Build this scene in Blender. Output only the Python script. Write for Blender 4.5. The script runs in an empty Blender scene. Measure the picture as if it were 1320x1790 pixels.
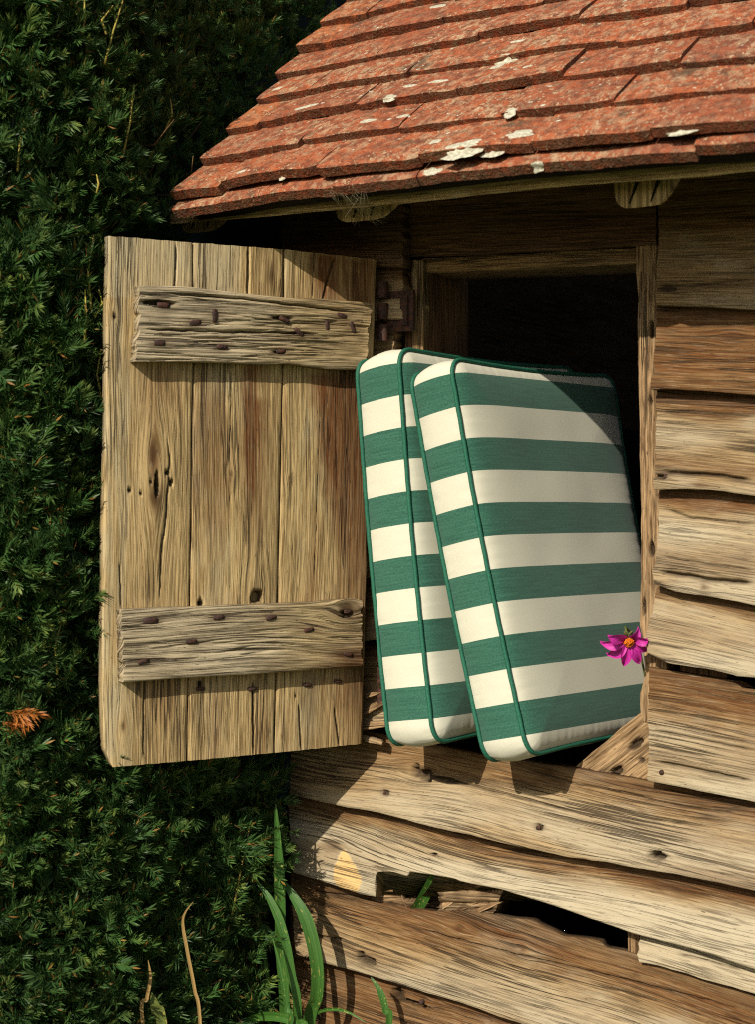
import bpy, math, random
import numpy as np
from mathutils import Vector

random.seed(7)
rng = np.random.default_rng(7)
sc = bpy.context.scene
R = math.radians
COL = sc.collection

# ------------------------------------------------------------------ camera, sky, sun
FPX, CX, CY = 2875.0, 660.0, 895.0
TH = R(32.6)
F = np.array([-math.sin(TH), math.cos(TH), 0.0])
RT = np.array([math.cos(TH), math.sin(TH), 0.0])
UP = np.array([0, 0, 1.0])
CAMP = np.array([0, 0, 1.05]) - 2.5 * F
cd = bpy.data.cameras.new("camera")
cam = bpy.data.objects.new("camera", cd)
COL.objects.link(cam)
cam.location = CAMP
cam.rotation_euler = (R(90), 0, TH)
cd.sensor_fit = 'VERTICAL'
cd.sensor_height = 36.0
cd.lens = FPX / 1790 * 36
cd.clip_start = 0.05
cd.clip_end = 600
cd.dof.use_dof = True
cd.dof.focus_distance = 2.4
cd.dof.aperture_fstop = 5.0
sc.camera = cam

SUN_TO = Vector((0.02, -1.0, 0.66)).normalized()       # towards the sun
elev = math.asin(SUN_TO.z)
world = bpy.data.worlds.new("World")
sc.world = world
world.use_nodes = True
nt = world.node_tree
bg = nt.nodes["Background"]
sky = nt.nodes.new("ShaderNodeTexSky")
sky.sky_type = 'NISHITA'
sky.sun_disc = False
sky.sun_elevation = elev
sky.sun_rotation = math.atan2(SUN_TO.x, SUN_TO.y)
sky.air_density = 1.0
sky.dust_density = 2.0
nt.links.new(sky.outputs[0], bg.inputs[0])
bg.inputs[1].default_value = 0.09
sl = bpy.data.lights.new("sun", 'SUN')
sun = bpy.data.objects.new("sun", sl)
COL.objects.link(sun)
sun.rotation_euler = SUN_TO.to_track_quat('Z', 'Y').to_euler()
sl.energy = 5.0
sl.angle = R(0.5)
sl.color = (1.0, 0.92, 0.78)
sc.view_settings.view_transform = 'Standard'
sc.view_settings.look = 'None'
sc.view_settings.exposure = 0.15
sc.view_settings.gamma = 1.0
sc.view_settings.use_curve_mapping = False
sc.cycles.pixel_filter_type = 'BLACKMAN_HARRIS'
sc.cycles.filter_width = 1.15
sc.cycles.use_denoising = False
sc.render.use_persistent_data = False

# ------------------------------------------------------------------ geometry helpers
def ray(px, py):
    return F + RT * ((px - CX) / FPX) + UP * ((CY - py) / FPX)

def hit(px, py, p0, n):
    r = ray(px, py)
    t = np.dot(np.asarray(p0) - CAMP, n) / np.dot(r, n)
    return CAMP + r * t

def W(px, py, y=0.0):                       # a pixel onto the wall plane y
    return hit(px, py, (0, y, 0), np.array([0, 1.0, 0]))

def CD(px, py, d):                          # a pixel at camera depth d
    return CAMP + ray(px, py) * d

def CW(X, d, Z):
    return CAMP + F * d + RT * X + UP * Z

def unit(v):
    v = np.asarray(v, float)
    return v / np.linalg.norm(v)

_perm = np.random.default_rng(11).permutation(256)
_perm = np.concatenate([_perm, _perm, _perm])
_ga = np.random.default_rng(12).uniform(0, 2 * np.pi, 256)
_gx, _gy = np.cos(_ga), np.sin(_ga)

def perlin(x, y):
    x, y = np.broadcast_arrays(np.asarray(x, float), np.asarray(y, float))
    xi, yi = np.floor(x).astype(int), np.floor(y).astype(int)
    xf, yf = x - xi, y - yi
    u = xf * xf * xf * (xf * (xf * 6 - 15) + 10)
    v = yf * yf * yf * (yf * (yf * 6 - 15) + 10)
    def g(ix, iy, dx, dy):
        h = _perm[(_perm[ix & 255] + iy) & 255]
        return _gx[h] * dx + _gy[h] * dy
    a = g(xi, yi, xf, yf); b = g(xi + 1, yi, xf - 1, yf)
    c = g(xi, yi + 1, xf, yf - 1); d = g(xi + 1, yi + 1, xf - 1, yf - 1)
    return (a * (1 - u) + b * u) * (1 - v) + (c * (1 - u) + d * u) * v

def fbm(x, y, o=3, s=0.0):
    r = 0; amp = 1
    for k in range(o):
        r = r + amp * perlin(np.asarray(x) * 2**k + s + k * 17.3, np.asarray(y) * 2**k + s * 1.7 + k * 9.1)
        amp *= 0.5
    return r

def sstep(a, b, x):
    t = np.clip((x - a) / (b - a), 0, 1)
    return t * t * (3 - 2 * t)

def mesh(name, V, faces, mat=None, parent=None, uv=None, col=None, smooth=True, link=True):
    """faces: list/array of quads or tris; uv and col are per vertex."""
    me = bpy.data.meshes.new(name)
    V = np.asarray(V, dtype=np.float32)
    if isinstance(faces, np.ndarray):
        nf, k = faces.shape
        loops = faces.ravel().astype(np.int32)
        starts = (np.arange(nf) * k).astype(np.int32)
        tot = np.full(nf, k, np.int32)
    else:
        tot = np.array([len(f) for f in faces], np.int32)
        loops = np.concatenate([np.asarray(f) for f in faces]).astype(np.int32)
        starts = np.concatenate([[0], np.cumsum(tot)[:-1]]).astype(np.int32)
    me.vertices.add(len(V)); me.vertices.foreach_set("co", V.ravel())
    me.loops.add(len(loops)); me.loops.foreach_set("vertex_index", loops)
    me.polygons.add(len(starts)); me.polygons.foreach_set("loop_start", starts)
    me.polygons.foreach_set("loop_total", tot)
    me.polygons.foreach_set("use_smooth", np.full(len(starts), smooth))
    if uv is not None:
        l = me.uv_layers.new(name="grain")
        l.data.foreach_set("uv", np.asarray(uv, np.float32)[loops].ravel())
    if col is not None:
        a = me.color_attributes.new("wear", 'FLOAT_COLOR', 'POINT')
        c = np.ones((len(V), 4), np.float32); c[:, :3] = col
        a.data.foreach_set("color", c.ravel())
    me.update(calc_edges=True)
    if mat: me.materials.append(mat)
    o = bpy.data.objects.new(name, me)
    if parent is not None: o.parent = parent
    if link: COL.objects.link(o)
    return o

def empty(name, parent=None, loc=(0, 0, 0)):
    o = bpy.data.objects.new(name, None)
    o.empty_display_size = 0.05
    COL.objects.link(o)
    o.location = loc
    if parent is not None: o.parent = parent
    return o

def tag(o, label=None, cat=None, group=None, kind=None):
    if label: o["label"] = label
    if cat: o["category"] = cat
    if group: o["group"] = group
    if kind: o["kind"] = kind
    return o

def autosmooth(o, deg=40):
    me = o.data
    import bmesh
    bm = bmesh.new(); bm.from_mesh(me)
    bmesh.ops.recalc_face_normals(bm, faces=bm.faces)
    for e in bm.edges:
        if len(e.link_faces) == 2 and e.calc_face_angle(0) > R(deg):
            e.smooth = False
    bm.to_mesh(me); bm.free()

def grid_slab(name, P, N, thick, mat, parent, UVg, colg, smooth=True):
    """closed slab: P (nv,nu,3) front grid, pushed back along -N for its thickness."""
    nv, nu = P.shape[:2]
    idx = np.arange(nv * nu).reshape(nv, nu)
    q = np.stack([idx[:-1, :-1], idx[:-1, 1:], idx[1:, 1:], idx[1:, :-1]], -1).reshape(-1, 4)
    per = np.concatenate([idx[0, :], idx[1:, -1], idx[-1, -2::-1], idx[-2:0:-1, 0]])
    V = P.reshape(-1, 3); uv = UVg.reshape(-1, 2); c = colg.reshape(-1, 3)
    n = len(V); m = len(per)
    base = V.mean(0)
    Nn = np.asarray(N, float)
    # ring duplicates for the crisp edge, then the back ring
    ring0 = V[per]
    h = (ring0 - base) @ Nn
    ring1 = ring0 - Nn * thick
    cent = ring0.mean(0)
    duv = np.stack([np.zeros(m), np.zeros(m)], 1)
    V2 = np.concatenate([V, ring0, ring1, [ring1.mean(0)]])
    uv2 = np.concatenate([uv, uv[per], uv[per] + np.array([0.0, thick]) , [uv.mean(0)]])
    c2 = np.concatenate([c, c[per], c[per], [c.mean(0)]])
    a = np.arange(m); b = (a + 1) % m
    side = np.stack([n + b, n + a, n + m + a, n + m + b], 1)
    back = np.stack([n + m + b, n + m + a, np.full(m, n + 2 * m)], 1)
    faces = [*q.tolist(), *side.tolist(), *back.tolist()]
    # orient so the front looks along N
    e1 = P[0, 1] - P[0, 0]; e2 = P[1, 0] - P[0, 0]
    if np.dot(np.cross(e1, e2), Nn) < 0:
        faces = [f[::-1] for f in faces]
    return mesh(name, V2, faces, mat, parent, uv2, c2, smooth)

def board(name, A, B, mat, parent, N, axis=0, step=(0.005, 0.002), thick=0.022, seed=0, relief=0.0012,
          groove=0.0012, gfreq=70, edge=0.0012, end0=None, end1=None, knots=(), holes=(), cracks=(), stain=None,
          warp=0.004, bow=0.0, endr=0.0015, gdir=None):
    """plank between edge polylines A and B (3-D points); grain runs along `axis`."""
    A = np.array(A); B = np.array(B); N = np.asarray(N, float)
    if A[0, axis] > A[-1, axis]: A = A[::-1]
    if B[0, axis] > B[-1, axis]: B = B[::-1]
    a0, a1 = A[0, axis], A[-1, axis]; b0, b1 = B[0, axis], B[-1, axis]
    L = max(a1 - a0, b1 - b0)
    wid = np.linalg.norm(np.mean(A, 0) - np.mean(B, 0))
    nu = max(4, int(L / step[0])) + 1; nv = max(4, int(wid / step[1])) + 1
    f = np.linspace(0, 1, nu)[None, :]; g = np.linspace(0, 1, nv)[:, None]
    s0 = a0 + (b0 - a0) * g; s1 = a1 + (b1 - a1) * g
    if end0 is not None: s0 = s0 + np.interp(g, *zip(*end0))
    if end1 is not None: s1 = s1 + np.interp(g, *zip(*end1))
    s0 = s0 + endr * fbm(g * wid * 60, g * 0 + seed, 3)*2; s1 = s1 + endr * fbm(g * wid * 60, g * 0 + seed + 5, 3)*2
    U = s0 + (s1 - s0) * f
    gg = np.broadcast_to(g, U.shape)
    PA = np.stack([np.interp(U, A[:, axis], A[:, k]) for k in range(3)], -1)
    PB = np.stack([np.interp(U, B[:, axis], B[:, k]) for k in range(3)], -1)
    PA[..., axis] = U; PB[..., axis] = U
    across = unit(np.mean(B, 0) - np.mean(A, 0))
    def soft(E):
        uu = np.linspace(E[0, axis], E[-1, axis], 160); vals = np.stack([np.interp(uu, E[:, axis], E[:, k]) for k in range(3)], 1)
        kw_ = max(3, int(0.035 / (uu[1] - uu[0] + 1e-9))); kw_ = min(kw_, 40)
        pad = np.concatenate([np.repeat(vals[:1], kw_, 0), vals, np.repeat(vals[-1:], kw_, 0)])
        pad[:kw_] += (vals[1] - vals[0]) * np.arange(-kw_, 0)[:, None]; pad[-kw_:] += (vals[-1] - vals[-2]) * np.arange(1, kw_ + 1)[:, None]
        ker = np.ones(2 * kw_ + 1) / (2 * kw_ + 1)
        sm = np.stack([np.convolve(pad[:, k], ker, 'valid') for k in range(3)], 1)
        o = np.stack([np.interp(U, uu, sm[:, k]) for k in range(3)], -1); o[..., axis] = U
        return o
    PAs, PBs = soft(A), soft(B)
    wa_ = ((1 - gg)**9)[..., None]; wb_ = (gg**9)[..., None]
    PA = PAs + (PA - PAs) * wa_; PB = PBs + (PB - PBs) * wb_
    PA = PA + across * (edge * fbm(U * 14, U * 0 + seed + 3, 4))[..., None]
    PB = PB + across * (edge * fbm(U * 14, U * 0 + seed + 9, 4))[..., None]
    P = PA + (PB - PA) * gg[..., None]
    Ud = unit((A[-1] - A[0]) + (B[-1] - B[0])); Vd = unit(np.cross(N, Ud))
    if gdir is not None: Ud = unit(gdir); Vd = unit(np.cross(N, Ud))
    O = A[0]
    u = (P - O) @ Ud; v = (P - O) @ Vd
    wv = v + warp * fbm(u * 2.0, v * 5, 2, seed) * 1.6
    d = np.zeros_like(u); darken = np.zeros_like(u); brown = np.zeros_like(u); pale = np.zeros_like(u)
    for (p, ru, rv, amt) in knots:
        ku, kv = (np.array(p) - O) @ Ud, (np.array(p) - O) @ Vd
        e = np.exp(-(((u - ku) / (ru * 3.2))**2 + ((v - kv) / (rv * 2.2))**2))
        wv = wv - (v - kv) * 0.75 * e * amt
        core = np.exp(-(((u - ku) / ru)**2 + ((v - kv) / rv)**2) * 1.6)
        brown = brown + 0.55 * core; darken = darken + 0.45 * core * amt
        d = d - 0.0012 * core * amt + 0.0015 * e
    for (p, ru, rv, dep) in holes:
        ku, kv = (np.array(p) - O) @ Ud, (np.array(p) - O) @ Vd
        rr = np.sqrt(((u - ku) / ru)**2 + ((v - kv) / rv)**2) + 0.35 * fbm(u * 160, v * 160, 2, seed)
        m = 1 - sstep(0.75, 1.15, rr)
        d = d - dep * m; darken = darken + 0.9 * m + 0.25 * (1 - sstep(1, 2.0, rr))  # holes are darkened in colour as well as sunk
    for (pts, w_, dep) in cracks:
        q = np.array(pts); cu = (q - O) @ Ud; cv = (q - O) @ Vd
        o_ = np.argsort(cu); cu, cv = cu[o_], cv[o_]
        yv = np.interp(u, cu, cv) + 0.0016 * fbm(u * 45, u * 0 + seed, 3)
        tt = (u - cu[0]) / max(1e-6, cu[-1] - cu[0])
        env = np.clip(np.minimum(tt, 1 - tt) * 8, 0, 1) * ((tt > 0) & (tt < 1))
        ww = w_ * (0.6 + 0.6 * env)
        m = np.exp(-((v - yv) / ww)**2) * env
        d = d - dep * m; darken = darken + 0.9 * m
    gr = np.abs(fbm(u * 5, wv * gfreq, 3, seed + 2))
    gate = sstep(-0.25, 0.35, fbm(u * 3, wv * gfreq * 0.25, 2, seed + 31)) if groove > 0.0015 else sstep(0.05, 0.4, fbm(u * 3, wv * gfreq * 0.25, 2, seed + 31))
    gm = np.exp(-(gr / (0.09 if groove > 0.0015 else 0.06))**2) * gate
    d = d - groove * gm
    darken = darken + (0.22 if groove > 0.0025 else 0.07) * gm  # grooves get a darker tint too
    d = d + relief * fbm(u * 9, wv * 150, 2, seed + 4) + relief * (1.2 if groove > 0.0025 else 0.55) * fbm(u * 2, wv * 24, 2, seed + 6)
    d = d + bow * (1 - (2 * gg - 1)**2)
    # worn arrises
    ed = np.minimum(np.minimum(gg, 1 - gg) * wid, 1e9)
    d = d - 0.0022 * np.exp(-ed / 0.0022)
    Pf = P + N * d[..., None]
    if stain is not None:
        sb, sd, sp = stain(u, v, P)
        brown = brown + sb; darken = darken + sd; pale = pale + sp
    colg = np.stack([np.clip(brown, 0, 1), np.clip(darken, 0, 1), np.clip(pale, 0, 3)], -1)
    uvg = np.stack([u + seed * 3.17, wv + seed * 1.31], -1)
    return grid_slab(name, Pf, N, thick, mat, parent, uvg, colg)

def prism(name, corners, N, thick, mat, parent, **k):
    """timber with a front face given by four 3-D corners (A0,A1 edge then B0,B1 edge)."""
    A0, A1, B0, B1 = [np.array(c, float) for c in corners]
    dA = np.abs(A1 - A0)
    ax = int(np.argmax(dA))
    return board(name, [A0, A1], [B0, B1], mat, parent, N, axis=ax, thick=thick, **k)

def tube(pts, rad, ns=8, closed=False):
    pts = np.array(pts, float); n = len(pts)
    rad = np.broadcast_to(np.asarray(rad, float), (n,))
    if closed: T = np.roll(pts, -1, 0) - np.roll(pts, 1, 0)
    else: T = np.gradient(pts, axis=0)
    T /= np.linalg.norm(T, axis=1)[:, None] + 1e-12
    ref = np.array([0.13, 0.31, 0.94]) if abs(T[0] @ np.array([0, 0, 1])) < 0.9 else np.array([1, 0.1, 0.0])
    Xs = []
    x = np.cross(T[0], ref); x /= np.linalg.norm(x)
    for i in range(n):
        x = x - T[i] * (x @ T[i]); x /= np.linalg.norm(x); Xs.append(x.copy())
    Xs = np.array(Xs); Ys = np.cross(T, Xs)
    an = np.linspace(0, 2 * np.pi, ns, endpoint=False)
    V = pts[:, None] + rad[:, None, None] * (np.cos(an)[None, :, None] * Xs[:, None] + np.sin(an)[None, :, None] * Ys[:, None])
    faces = []
    m = n if closed else n - 1
    for i in range(m):
        j = (i + 1) % n
        for k in range(ns):
            l = (k + 1) % ns
            faces.append([i * ns + k, i * ns + l, j * ns + l, j * ns + k])
    V = V.reshape(-1, 3)
    if not closed:
        faces.append(list(range(ns))[::-1]); faces.append([(n - 1) * ns + k for k in range(ns)])
    return V, faces

def merge(parts):
    V = []; Fc = []; o = 0
    for v, f in parts:
        V.append(np.asarray(v)); Fc += [[i + o for i in q] for q in f]; o += len(v)
    return np.concatenate(V), Fc

def boxm(c, X, Y, Z):
    """box: centre and three half-axis vectors"""
    c, X, Y, Z = map(np.asarray, (c, X, Y, Z))
    V = [c + sx * X + sy * Y + sz * Z for sx in (-1, 1) for sy in (-1, 1) for sz in (-1, 1)]
    f = [[0, 1, 3, 2], [4, 6, 7, 5], [0, 4, 5, 1], [2, 3, 7, 6], [0, 2, 6, 4], [1, 5, 7, 3]]
    return np.array(V), f

# ------------------------------------------------------------------ materials
class NB:
    def __init__(s, name, rough=0.85, spec=0.25):
        s.m = bpy.data.materials.new(name); s.m.use_nodes = True
        s.t = s.m.node_tree; s.p = s.t.nodes["Principled BSDF"]
        s.p.inputs["Roughness"].default_value = rough
        s.p.inputs["Specular IOR Level"].default_value = spec
    def n(s, typ, **k):
        x = s.t.nodes.new(typ)
        for a, b in k.items(): setattr(x, a, b)
        return x
    def l(s, a, b): s.t.links.new(a, b)
    def put(s, sock, v):
        if hasattr(v, "is_output"): s.l(v, sock)
        elif isinstance(v, (tuple, list)) and len(v) == 3 and sock.type == 'RGBA': sock.default_value = (*v, 1)
        else: sock.default_value = v
    def math(s, op, a, b=0.0, c=0.0, clamp=False):
        x = s.n("ShaderNodeMath", operation=op, use_clamp=clamp)
        for i, v in enumerate((a, b, c)): s.put(x.inputs[i], v)
        return x.outputs[0]
    def map(s, vec, scale, loc=(0, 0, 0)):
        x = s.n("ShaderNodeMapping"); s.l(vec, x.inputs[0]); x.inputs["Scale"].default_value = scale
        x.inputs["Location"].default_value = loc
        return x.outputs[0]
    def noise(s, vec, scale=1.0, detail=2.0, rough=0.5, dist=0.0):
        x = s.n("ShaderNodeTexNoise"); s.l(vec, x.inputs["Vector"])
        x.inputs["Scale"].default_value = scale; x.inputs["Detail"].default_value = detail
        x.inputs["Roughness"].default_value = rough; x.inputs["Distortion"].default_value = dist
        return x.outputs["Fac"]
    def ramp(s, f, a, b, lo=0.0, hi=1.0):
        x = s.n("ShaderNodeMapRange", interpolation_type='SMOOTHSTEP')
        s.put(x.inputs[0], f)
        for i, v in zip((1, 2, 3, 4), (a, b, lo, hi)): x.inputs[i].default_value = v
        return x.outputs[0]
    def mix(s, f, a, b, mode='MIX'):
        x = s.n("ShaderNodeMix", data_type='RGBA', blend_type=mode)
        s.put(x.inputs[0], f); s.put(x.inputs[6], a); s.put(x.inputs[7], b)
        return x.outputs[2]
    def bump(s, h, dist, strength=1.0, normal=None):
        x = s.n("ShaderNodeBump"); x.inputs["Distance"].default_value = dist
        x.inputs["Strength"].default_value = strength; s.l(h, x.inputs["Height"])
        if normal is not None: s.l(normal, x.inputs["Normal"])
        return x.outputs[0]
    def out(s, col, normal=None, rough=None):
        s.put(s.p.inputs["Base Color"], col)
        if normal is not None: s.l(normal, s.p.inputs["Normal"])
        if rough is not None: s.put(s.p.inputs["Roughness"], rough)
        return s.m

def wood(name, light, dark, brown, pale, bumpd=0.0012, blotch=0.35, crackamt=1.0, fib=1.0):
    b = NB(name, 0.82, 0.2)
    uv = b.n("ShaderNodeUVMap", uv_map="grain").outputs[0]
    wr = b.n("ShaderNodeVertexColor", layer_name="wear").outputs[0]
    sep = b.n("ShaderNodeSeparateColor"); b.l(wr, sep.inputs[0])
    f1 = b.noise(b.map(uv, (18, 620 * fib, 1)), detail=2, rough=0.6)
    f2 = b.noise(b.map(uv, (6.5, 300, 1)), detail=3, rough=0.65)
    f3 = b.noise(b.map(uv, (1.4, 14, 1)), detail=3)
    f4 = b.noise(b.map(uv, (5, 11, 1)), detail=4, rough=0.6)
    t = b.math('ADD', b.math('MULTIPLY', f1, 0.46), b.math('ADD', b.math('MULTIPLY', f2, 0.34), b.math('MULTIPLY', f3, 0.20)))
    t = b.ramp(t, 0.40, 0.58)
    c = b.mix(t, dark, light)
    # weathered blotches
    c = b.mix(b.ramp(f4, 0.50, 0.66, 0, blotch), c, pale)
    c = b.mix(b.ramp(b.noise(b.map(uv, (2.2, 16, 1), (3, 7, 0)), detail=3), 0.54, 0.7, 0, 0.35), c, brown)
    c = b.mix(b.math('MULTIPLY', sep.outputs[2], b.ramp(f2, 0.3, 0.6, 0.65, 1.0)), c, pale)
    # rust and tannin stain, broken up by the grain
    st = b.math('MULTIPLY', sep.outputs[0], b.ramp(f2, 0.3, 0.62, 1.1, 0.75), clamp=True)
    c = b.mix(st, c, b.mix(b.ramp(f1, 0.35, 0.65), tuple(x * 0.55 for x in brown), brown))
    # fine dark and pale fibres
    f5 = b.noise(b.map(uv, (26, 640 * fib, 1), (9, 4, 0)), detail=2, rough=0.7)
    c = b.mix(b.ramp(f5, 0.56, 0.68, 0, 0.6), c, tuple(x * 0.5 for x in dark))
    c = b.mix(b.ramp(f5, 0.42, 0.30, 0, 0.35), c, pale)
    # fine checks
    n = b.noise(b.map(uv, (2.2, 85, 1), (1, 2, 0)), detail=3, rough=0.55)
    cr = b.ramp(b.math('ABSOLUTE', b.math('SUBTRACT', n, 0.5)), 0.006, 0.03, 1.0, 0.0)
    gate = b.ramp(b.noise(b.map(uv, (3.0, 14, 1), (5, 1, 0)), detail=2), 0.46, 0.58)
    cr = b.math('MULTIPLY', b.math('MULTIPLY', cr, gate), crackamt)
    pit = b.ramp(b.noise(b.map(uv, (90, 420, 1)), detail=2), 0.68, 0.76, 0, 0.7)
    hn = b.noise(b.map(uv, (3.8, 170, 1), (7, 3, 0)), detail=2, rough=0.5)
    hair = b.math('MULTIPLY', b.ramp(b.math('ABSOLUTE', b.math('SUBTRACT', hn, 0.5)), 0.008, 0.035, 0.6, 0.0), b.ramp(b.noise(b.map(uv, (5, 40, 1), (2, 8, 0)), detail=2), 0.42, 0.6, 0.1, 1.0))
    dk = b.math('MAXIMUM', b.math('MAXIMUM', b.math('MULTIPLY', cr, 0.8), hair), pit)
    dk = b.math('MAXIMUM', dk, b.math('MULTIPLY', sep.outputs[1], 0.9))
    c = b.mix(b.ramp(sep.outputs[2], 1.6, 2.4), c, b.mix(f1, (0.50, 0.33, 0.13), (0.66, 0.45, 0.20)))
    c = b.mix(dk, c, (0.028, 0.018, 0.010))
    h = b.math('ADD', b.math('MULTIPLY', f1, 0.35), b.math('MULTIPLY', f2, 0.8))
    h = b.math('SUBTRACT', h, b.math('MULTIPLY', cr, 1.1))
    h = b.math('SUBTRACT', h, b.math('MULTIPLY', pit, 0.4))
    h = b.math('SUBTRACT', h, b.math('MULTIPLY', hair, 0.5))
    return b.out(c, b.bump(h, bumpd))

M = {}
M['door'] = wood("door_oak", (0.53, 0.385, 0.18), (0.22, 0.14, 0.055), (0.15, 0.048, 0.011), (0.50, 0.43, 0.27))
M['batten'] = wood("weathered_batten_oak", (0.47, 0.36, 0.19), (0.18, 0.12, 0.055), (0.16, 0.07, 0.025), (0.52, 0.45, 0.32), bumpd=0.002)
M['clad'] = wood("weathered_cladding_oak", (0.335, 0.228, 0.105), (0.115, 0.066, 0.026), (0.13, 0.048, 0.011), (0.405, 0.345, 0.235), bumpd=0.0018, blotch=0.5)
M['frame'] = wood("frame_oak", (0.26, 0.165, 0.07), (0.085, 0.048, 0.02), (0.11, 0.045, 0.016), (0.42, 0.33, 0.2), bumpd=0.0016)
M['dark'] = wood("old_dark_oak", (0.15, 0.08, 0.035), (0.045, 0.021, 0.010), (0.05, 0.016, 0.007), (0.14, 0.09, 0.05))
M['inside'] = wood("shade_black_inner_boards", (0.02, 0.014, 0.009), (0.008, 0.006, 0.004), (0.012, 0.006, 0.003), (0.02, 0.015, 0.01))  # near-black colour deepens the shade inside the shed
M['rot'] = wood("rotten_oak", (0.36, 0.235, 0.12), (0.12, 0.068, 0.030), (0.10, 0.045, 0.016), (0.42, 0.32, 0.19), bumpd=0.003, fib=0.35)

def rust():
    b = NB("rusty_iron", 0.75, 0.4)
    g = b.n("ShaderNodeTexCoord").outputs["Object"]
    n = b.noise(b.map(g, (1, 1, 1)), 220, 4)
    n2 = b.noise(g, 60, 3)
    c = b.mix(b.ramp(n, 0.35, 0.65), (0.016, 0.008, 0.006), (0.07, 0.024, 0.012))
    c = b.mix(b.ramp(n2, 0.5, 0.7, 0, 0.6), c, (0.05, 0.03, 0.025))
    return b.out(c, b.bump(n, 0.0012))
M['rust'] = rust()

def terracotta():
    b = NB("clay_tile", 0.9, 0.15)
    tc = b.n("ShaderNodeTexCoord").outputs["Object"]
    oi = b.n("ShaderNodeObjectInfo")
    gm = b.n("ShaderNodeNewGeometry").outputs["Position"]
    rnd = oi.outputs["Random"]
    base = b.mix(rnd, (0.36, 0.095, 0.036), (0.26, 0.076, 0.038))
    base = b.mix(b.ramp(b.math('FRACT', b.math('MULTIPLY', rnd, 7.31)), 0.75, 1.0, 0, 0.9), base, (0.42, 0.13, 0.045))
    n = b.noise(gm, 60, 6, 0.65)
    c = b.mix(b.ramp(n, 0.40, 0.62, 0, 0.8), base, (0.12, 0.045, 0.026))
    gp = b.map(gm, (1.0, 0.62, 0.62))
    amt = b.ramp(b.math('FRACT', b.math('MULTIPLY', rnd, 3.77)), 0.0, 1.0, 0.7, 1.0)
    patch = b.ramp(b.noise(gm, 9, 3), 0.36, 0.62, 0.25, 1.0)
    n2 = b.noise(gp, 85, 5, 0.72, 0.2)
    c = b.mix(b.math('MULTIPLY', b.math('MULTIPLY', b.ramp(n2, 0.45, 0.62), amt), patch), c, (0.40, 0.27, 0.16))
    n3 = b.noise(gp, 210, 3, 0.65)
    c = b.mix(b.math('MULTIPLY', b.ramp(n3, 0.57, 0.64, 0, 0.95), b.ramp(b.noise(gm, 22, 2), 0.38, 0.60, 0.1, 1.0)), c, (0.46, 0.35, 0.21))
    n4 = b.noise(gm, 330, 2)
    c = b.mix(b.ramp(n4, 0.62, 0.69, 0, 0.8), c, (0.06, 0.028, 0.02))
    c = b.mix(b.ramp(b.noise(gm, 14, 5, 0.7), 0.56, 0.68, 0, 0.8), c, (0.075, 0.058, 0.036))
    # steep nose faces of the tiles are tinted darker brown
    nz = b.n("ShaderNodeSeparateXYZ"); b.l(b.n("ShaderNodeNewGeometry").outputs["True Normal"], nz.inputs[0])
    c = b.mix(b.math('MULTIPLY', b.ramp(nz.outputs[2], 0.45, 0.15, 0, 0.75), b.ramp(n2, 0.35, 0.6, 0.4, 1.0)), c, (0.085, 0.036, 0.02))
    h = b.math('ADD', b.math('MULTIPLY', n, 0.8), b.math('ADD', b.math('MULTIPLY', n3, 0.7), b.math('MULTIPLY', n4, 0.4)))
    return b.out(c, b.bump(h, 0.0055))
M['tile'] = terracotta()

def simple(name, c1, c2, scale, rough=0.85, bd=0.0, spec=0.2, detail=3, trans=0.0):
    b = NB(name, rough, spec)
    g = b.n("ShaderNodeNewGeometry").outputs["Position"]
    n = b.noise(g, scale, detail, 0.6)
    c = b.mix(b.ramp(n, 0.35, 0.65), c1, c2)
    return b.out(c, b.bump(n, bd) if bd else None)
M['lichen'] = simple("white_lichen", (0.30, 0.28, 0.20), (0.50, 0.48, 0.38), 230, 0.95, 0.0012)
M['web'] = simple("cobweb", (0.4, 0.35, 0.25), (0.5, 0.45, 0.3), 50)

def foliage(name, a, b_, tip, rough=0.5, trans=0.25):
    b = NB(name, rough, 0.25)
    wr = b.n("ShaderNodeVertexColor", layer_name="wear").outputs[0]
    sep = b.n("ShaderNodeSeparateColor"); b.l(wr, sep.inputs[0])
    c = b.mix(sep.outputs[0], a, b_)
    c = b.mix(sep.outputs[1], c, tip)
    c = b.mix(sep.outputs[2], c, (0.60, 0.17, 0.03))
    g = b.n("ShaderNodeNewGeometry").outputs["Position"]
    c = b.mix(b.ramp(b.noise(g, 9, 3), 0.3, 0.7, 0.0, 0.55), c, b.mix(0.5, a, (0.008, 0.018, 0.012)))
    tr = b.n("ShaderNodeBsdfTranslucent"); b.l(c, tr.inputs[0])
    ms = b.n("ShaderNodeMixShader"); ms.inputs[0].default_value = trans
    b.out(c)
    b.l(b.p.outputs[0], ms.inputs[1]); b.l(tr.outputs[0], ms.inputs[2])
    b.l(ms.outputs[0], b.t.nodes["Material Output"].inputs[0])
    return b.m
M['yew'] = foliage("yew_needles", (0.023, 0.064, 0.018), (0.075, 0.178, 0.042), (0.24, 0.30, 0.06), 0.45, 0.3)
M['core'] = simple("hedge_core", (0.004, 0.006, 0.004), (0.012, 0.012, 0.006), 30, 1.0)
M['twig'] = simple("yew_twig", (0.10, 0.055, 0.025), (0.16, 0.10, 0.04), 80)
M['shoot'] = simple("yew_shoot_stem", (0.30, 0.27, 0.05), (0.42, 0.30, 0.08), 60)

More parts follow.
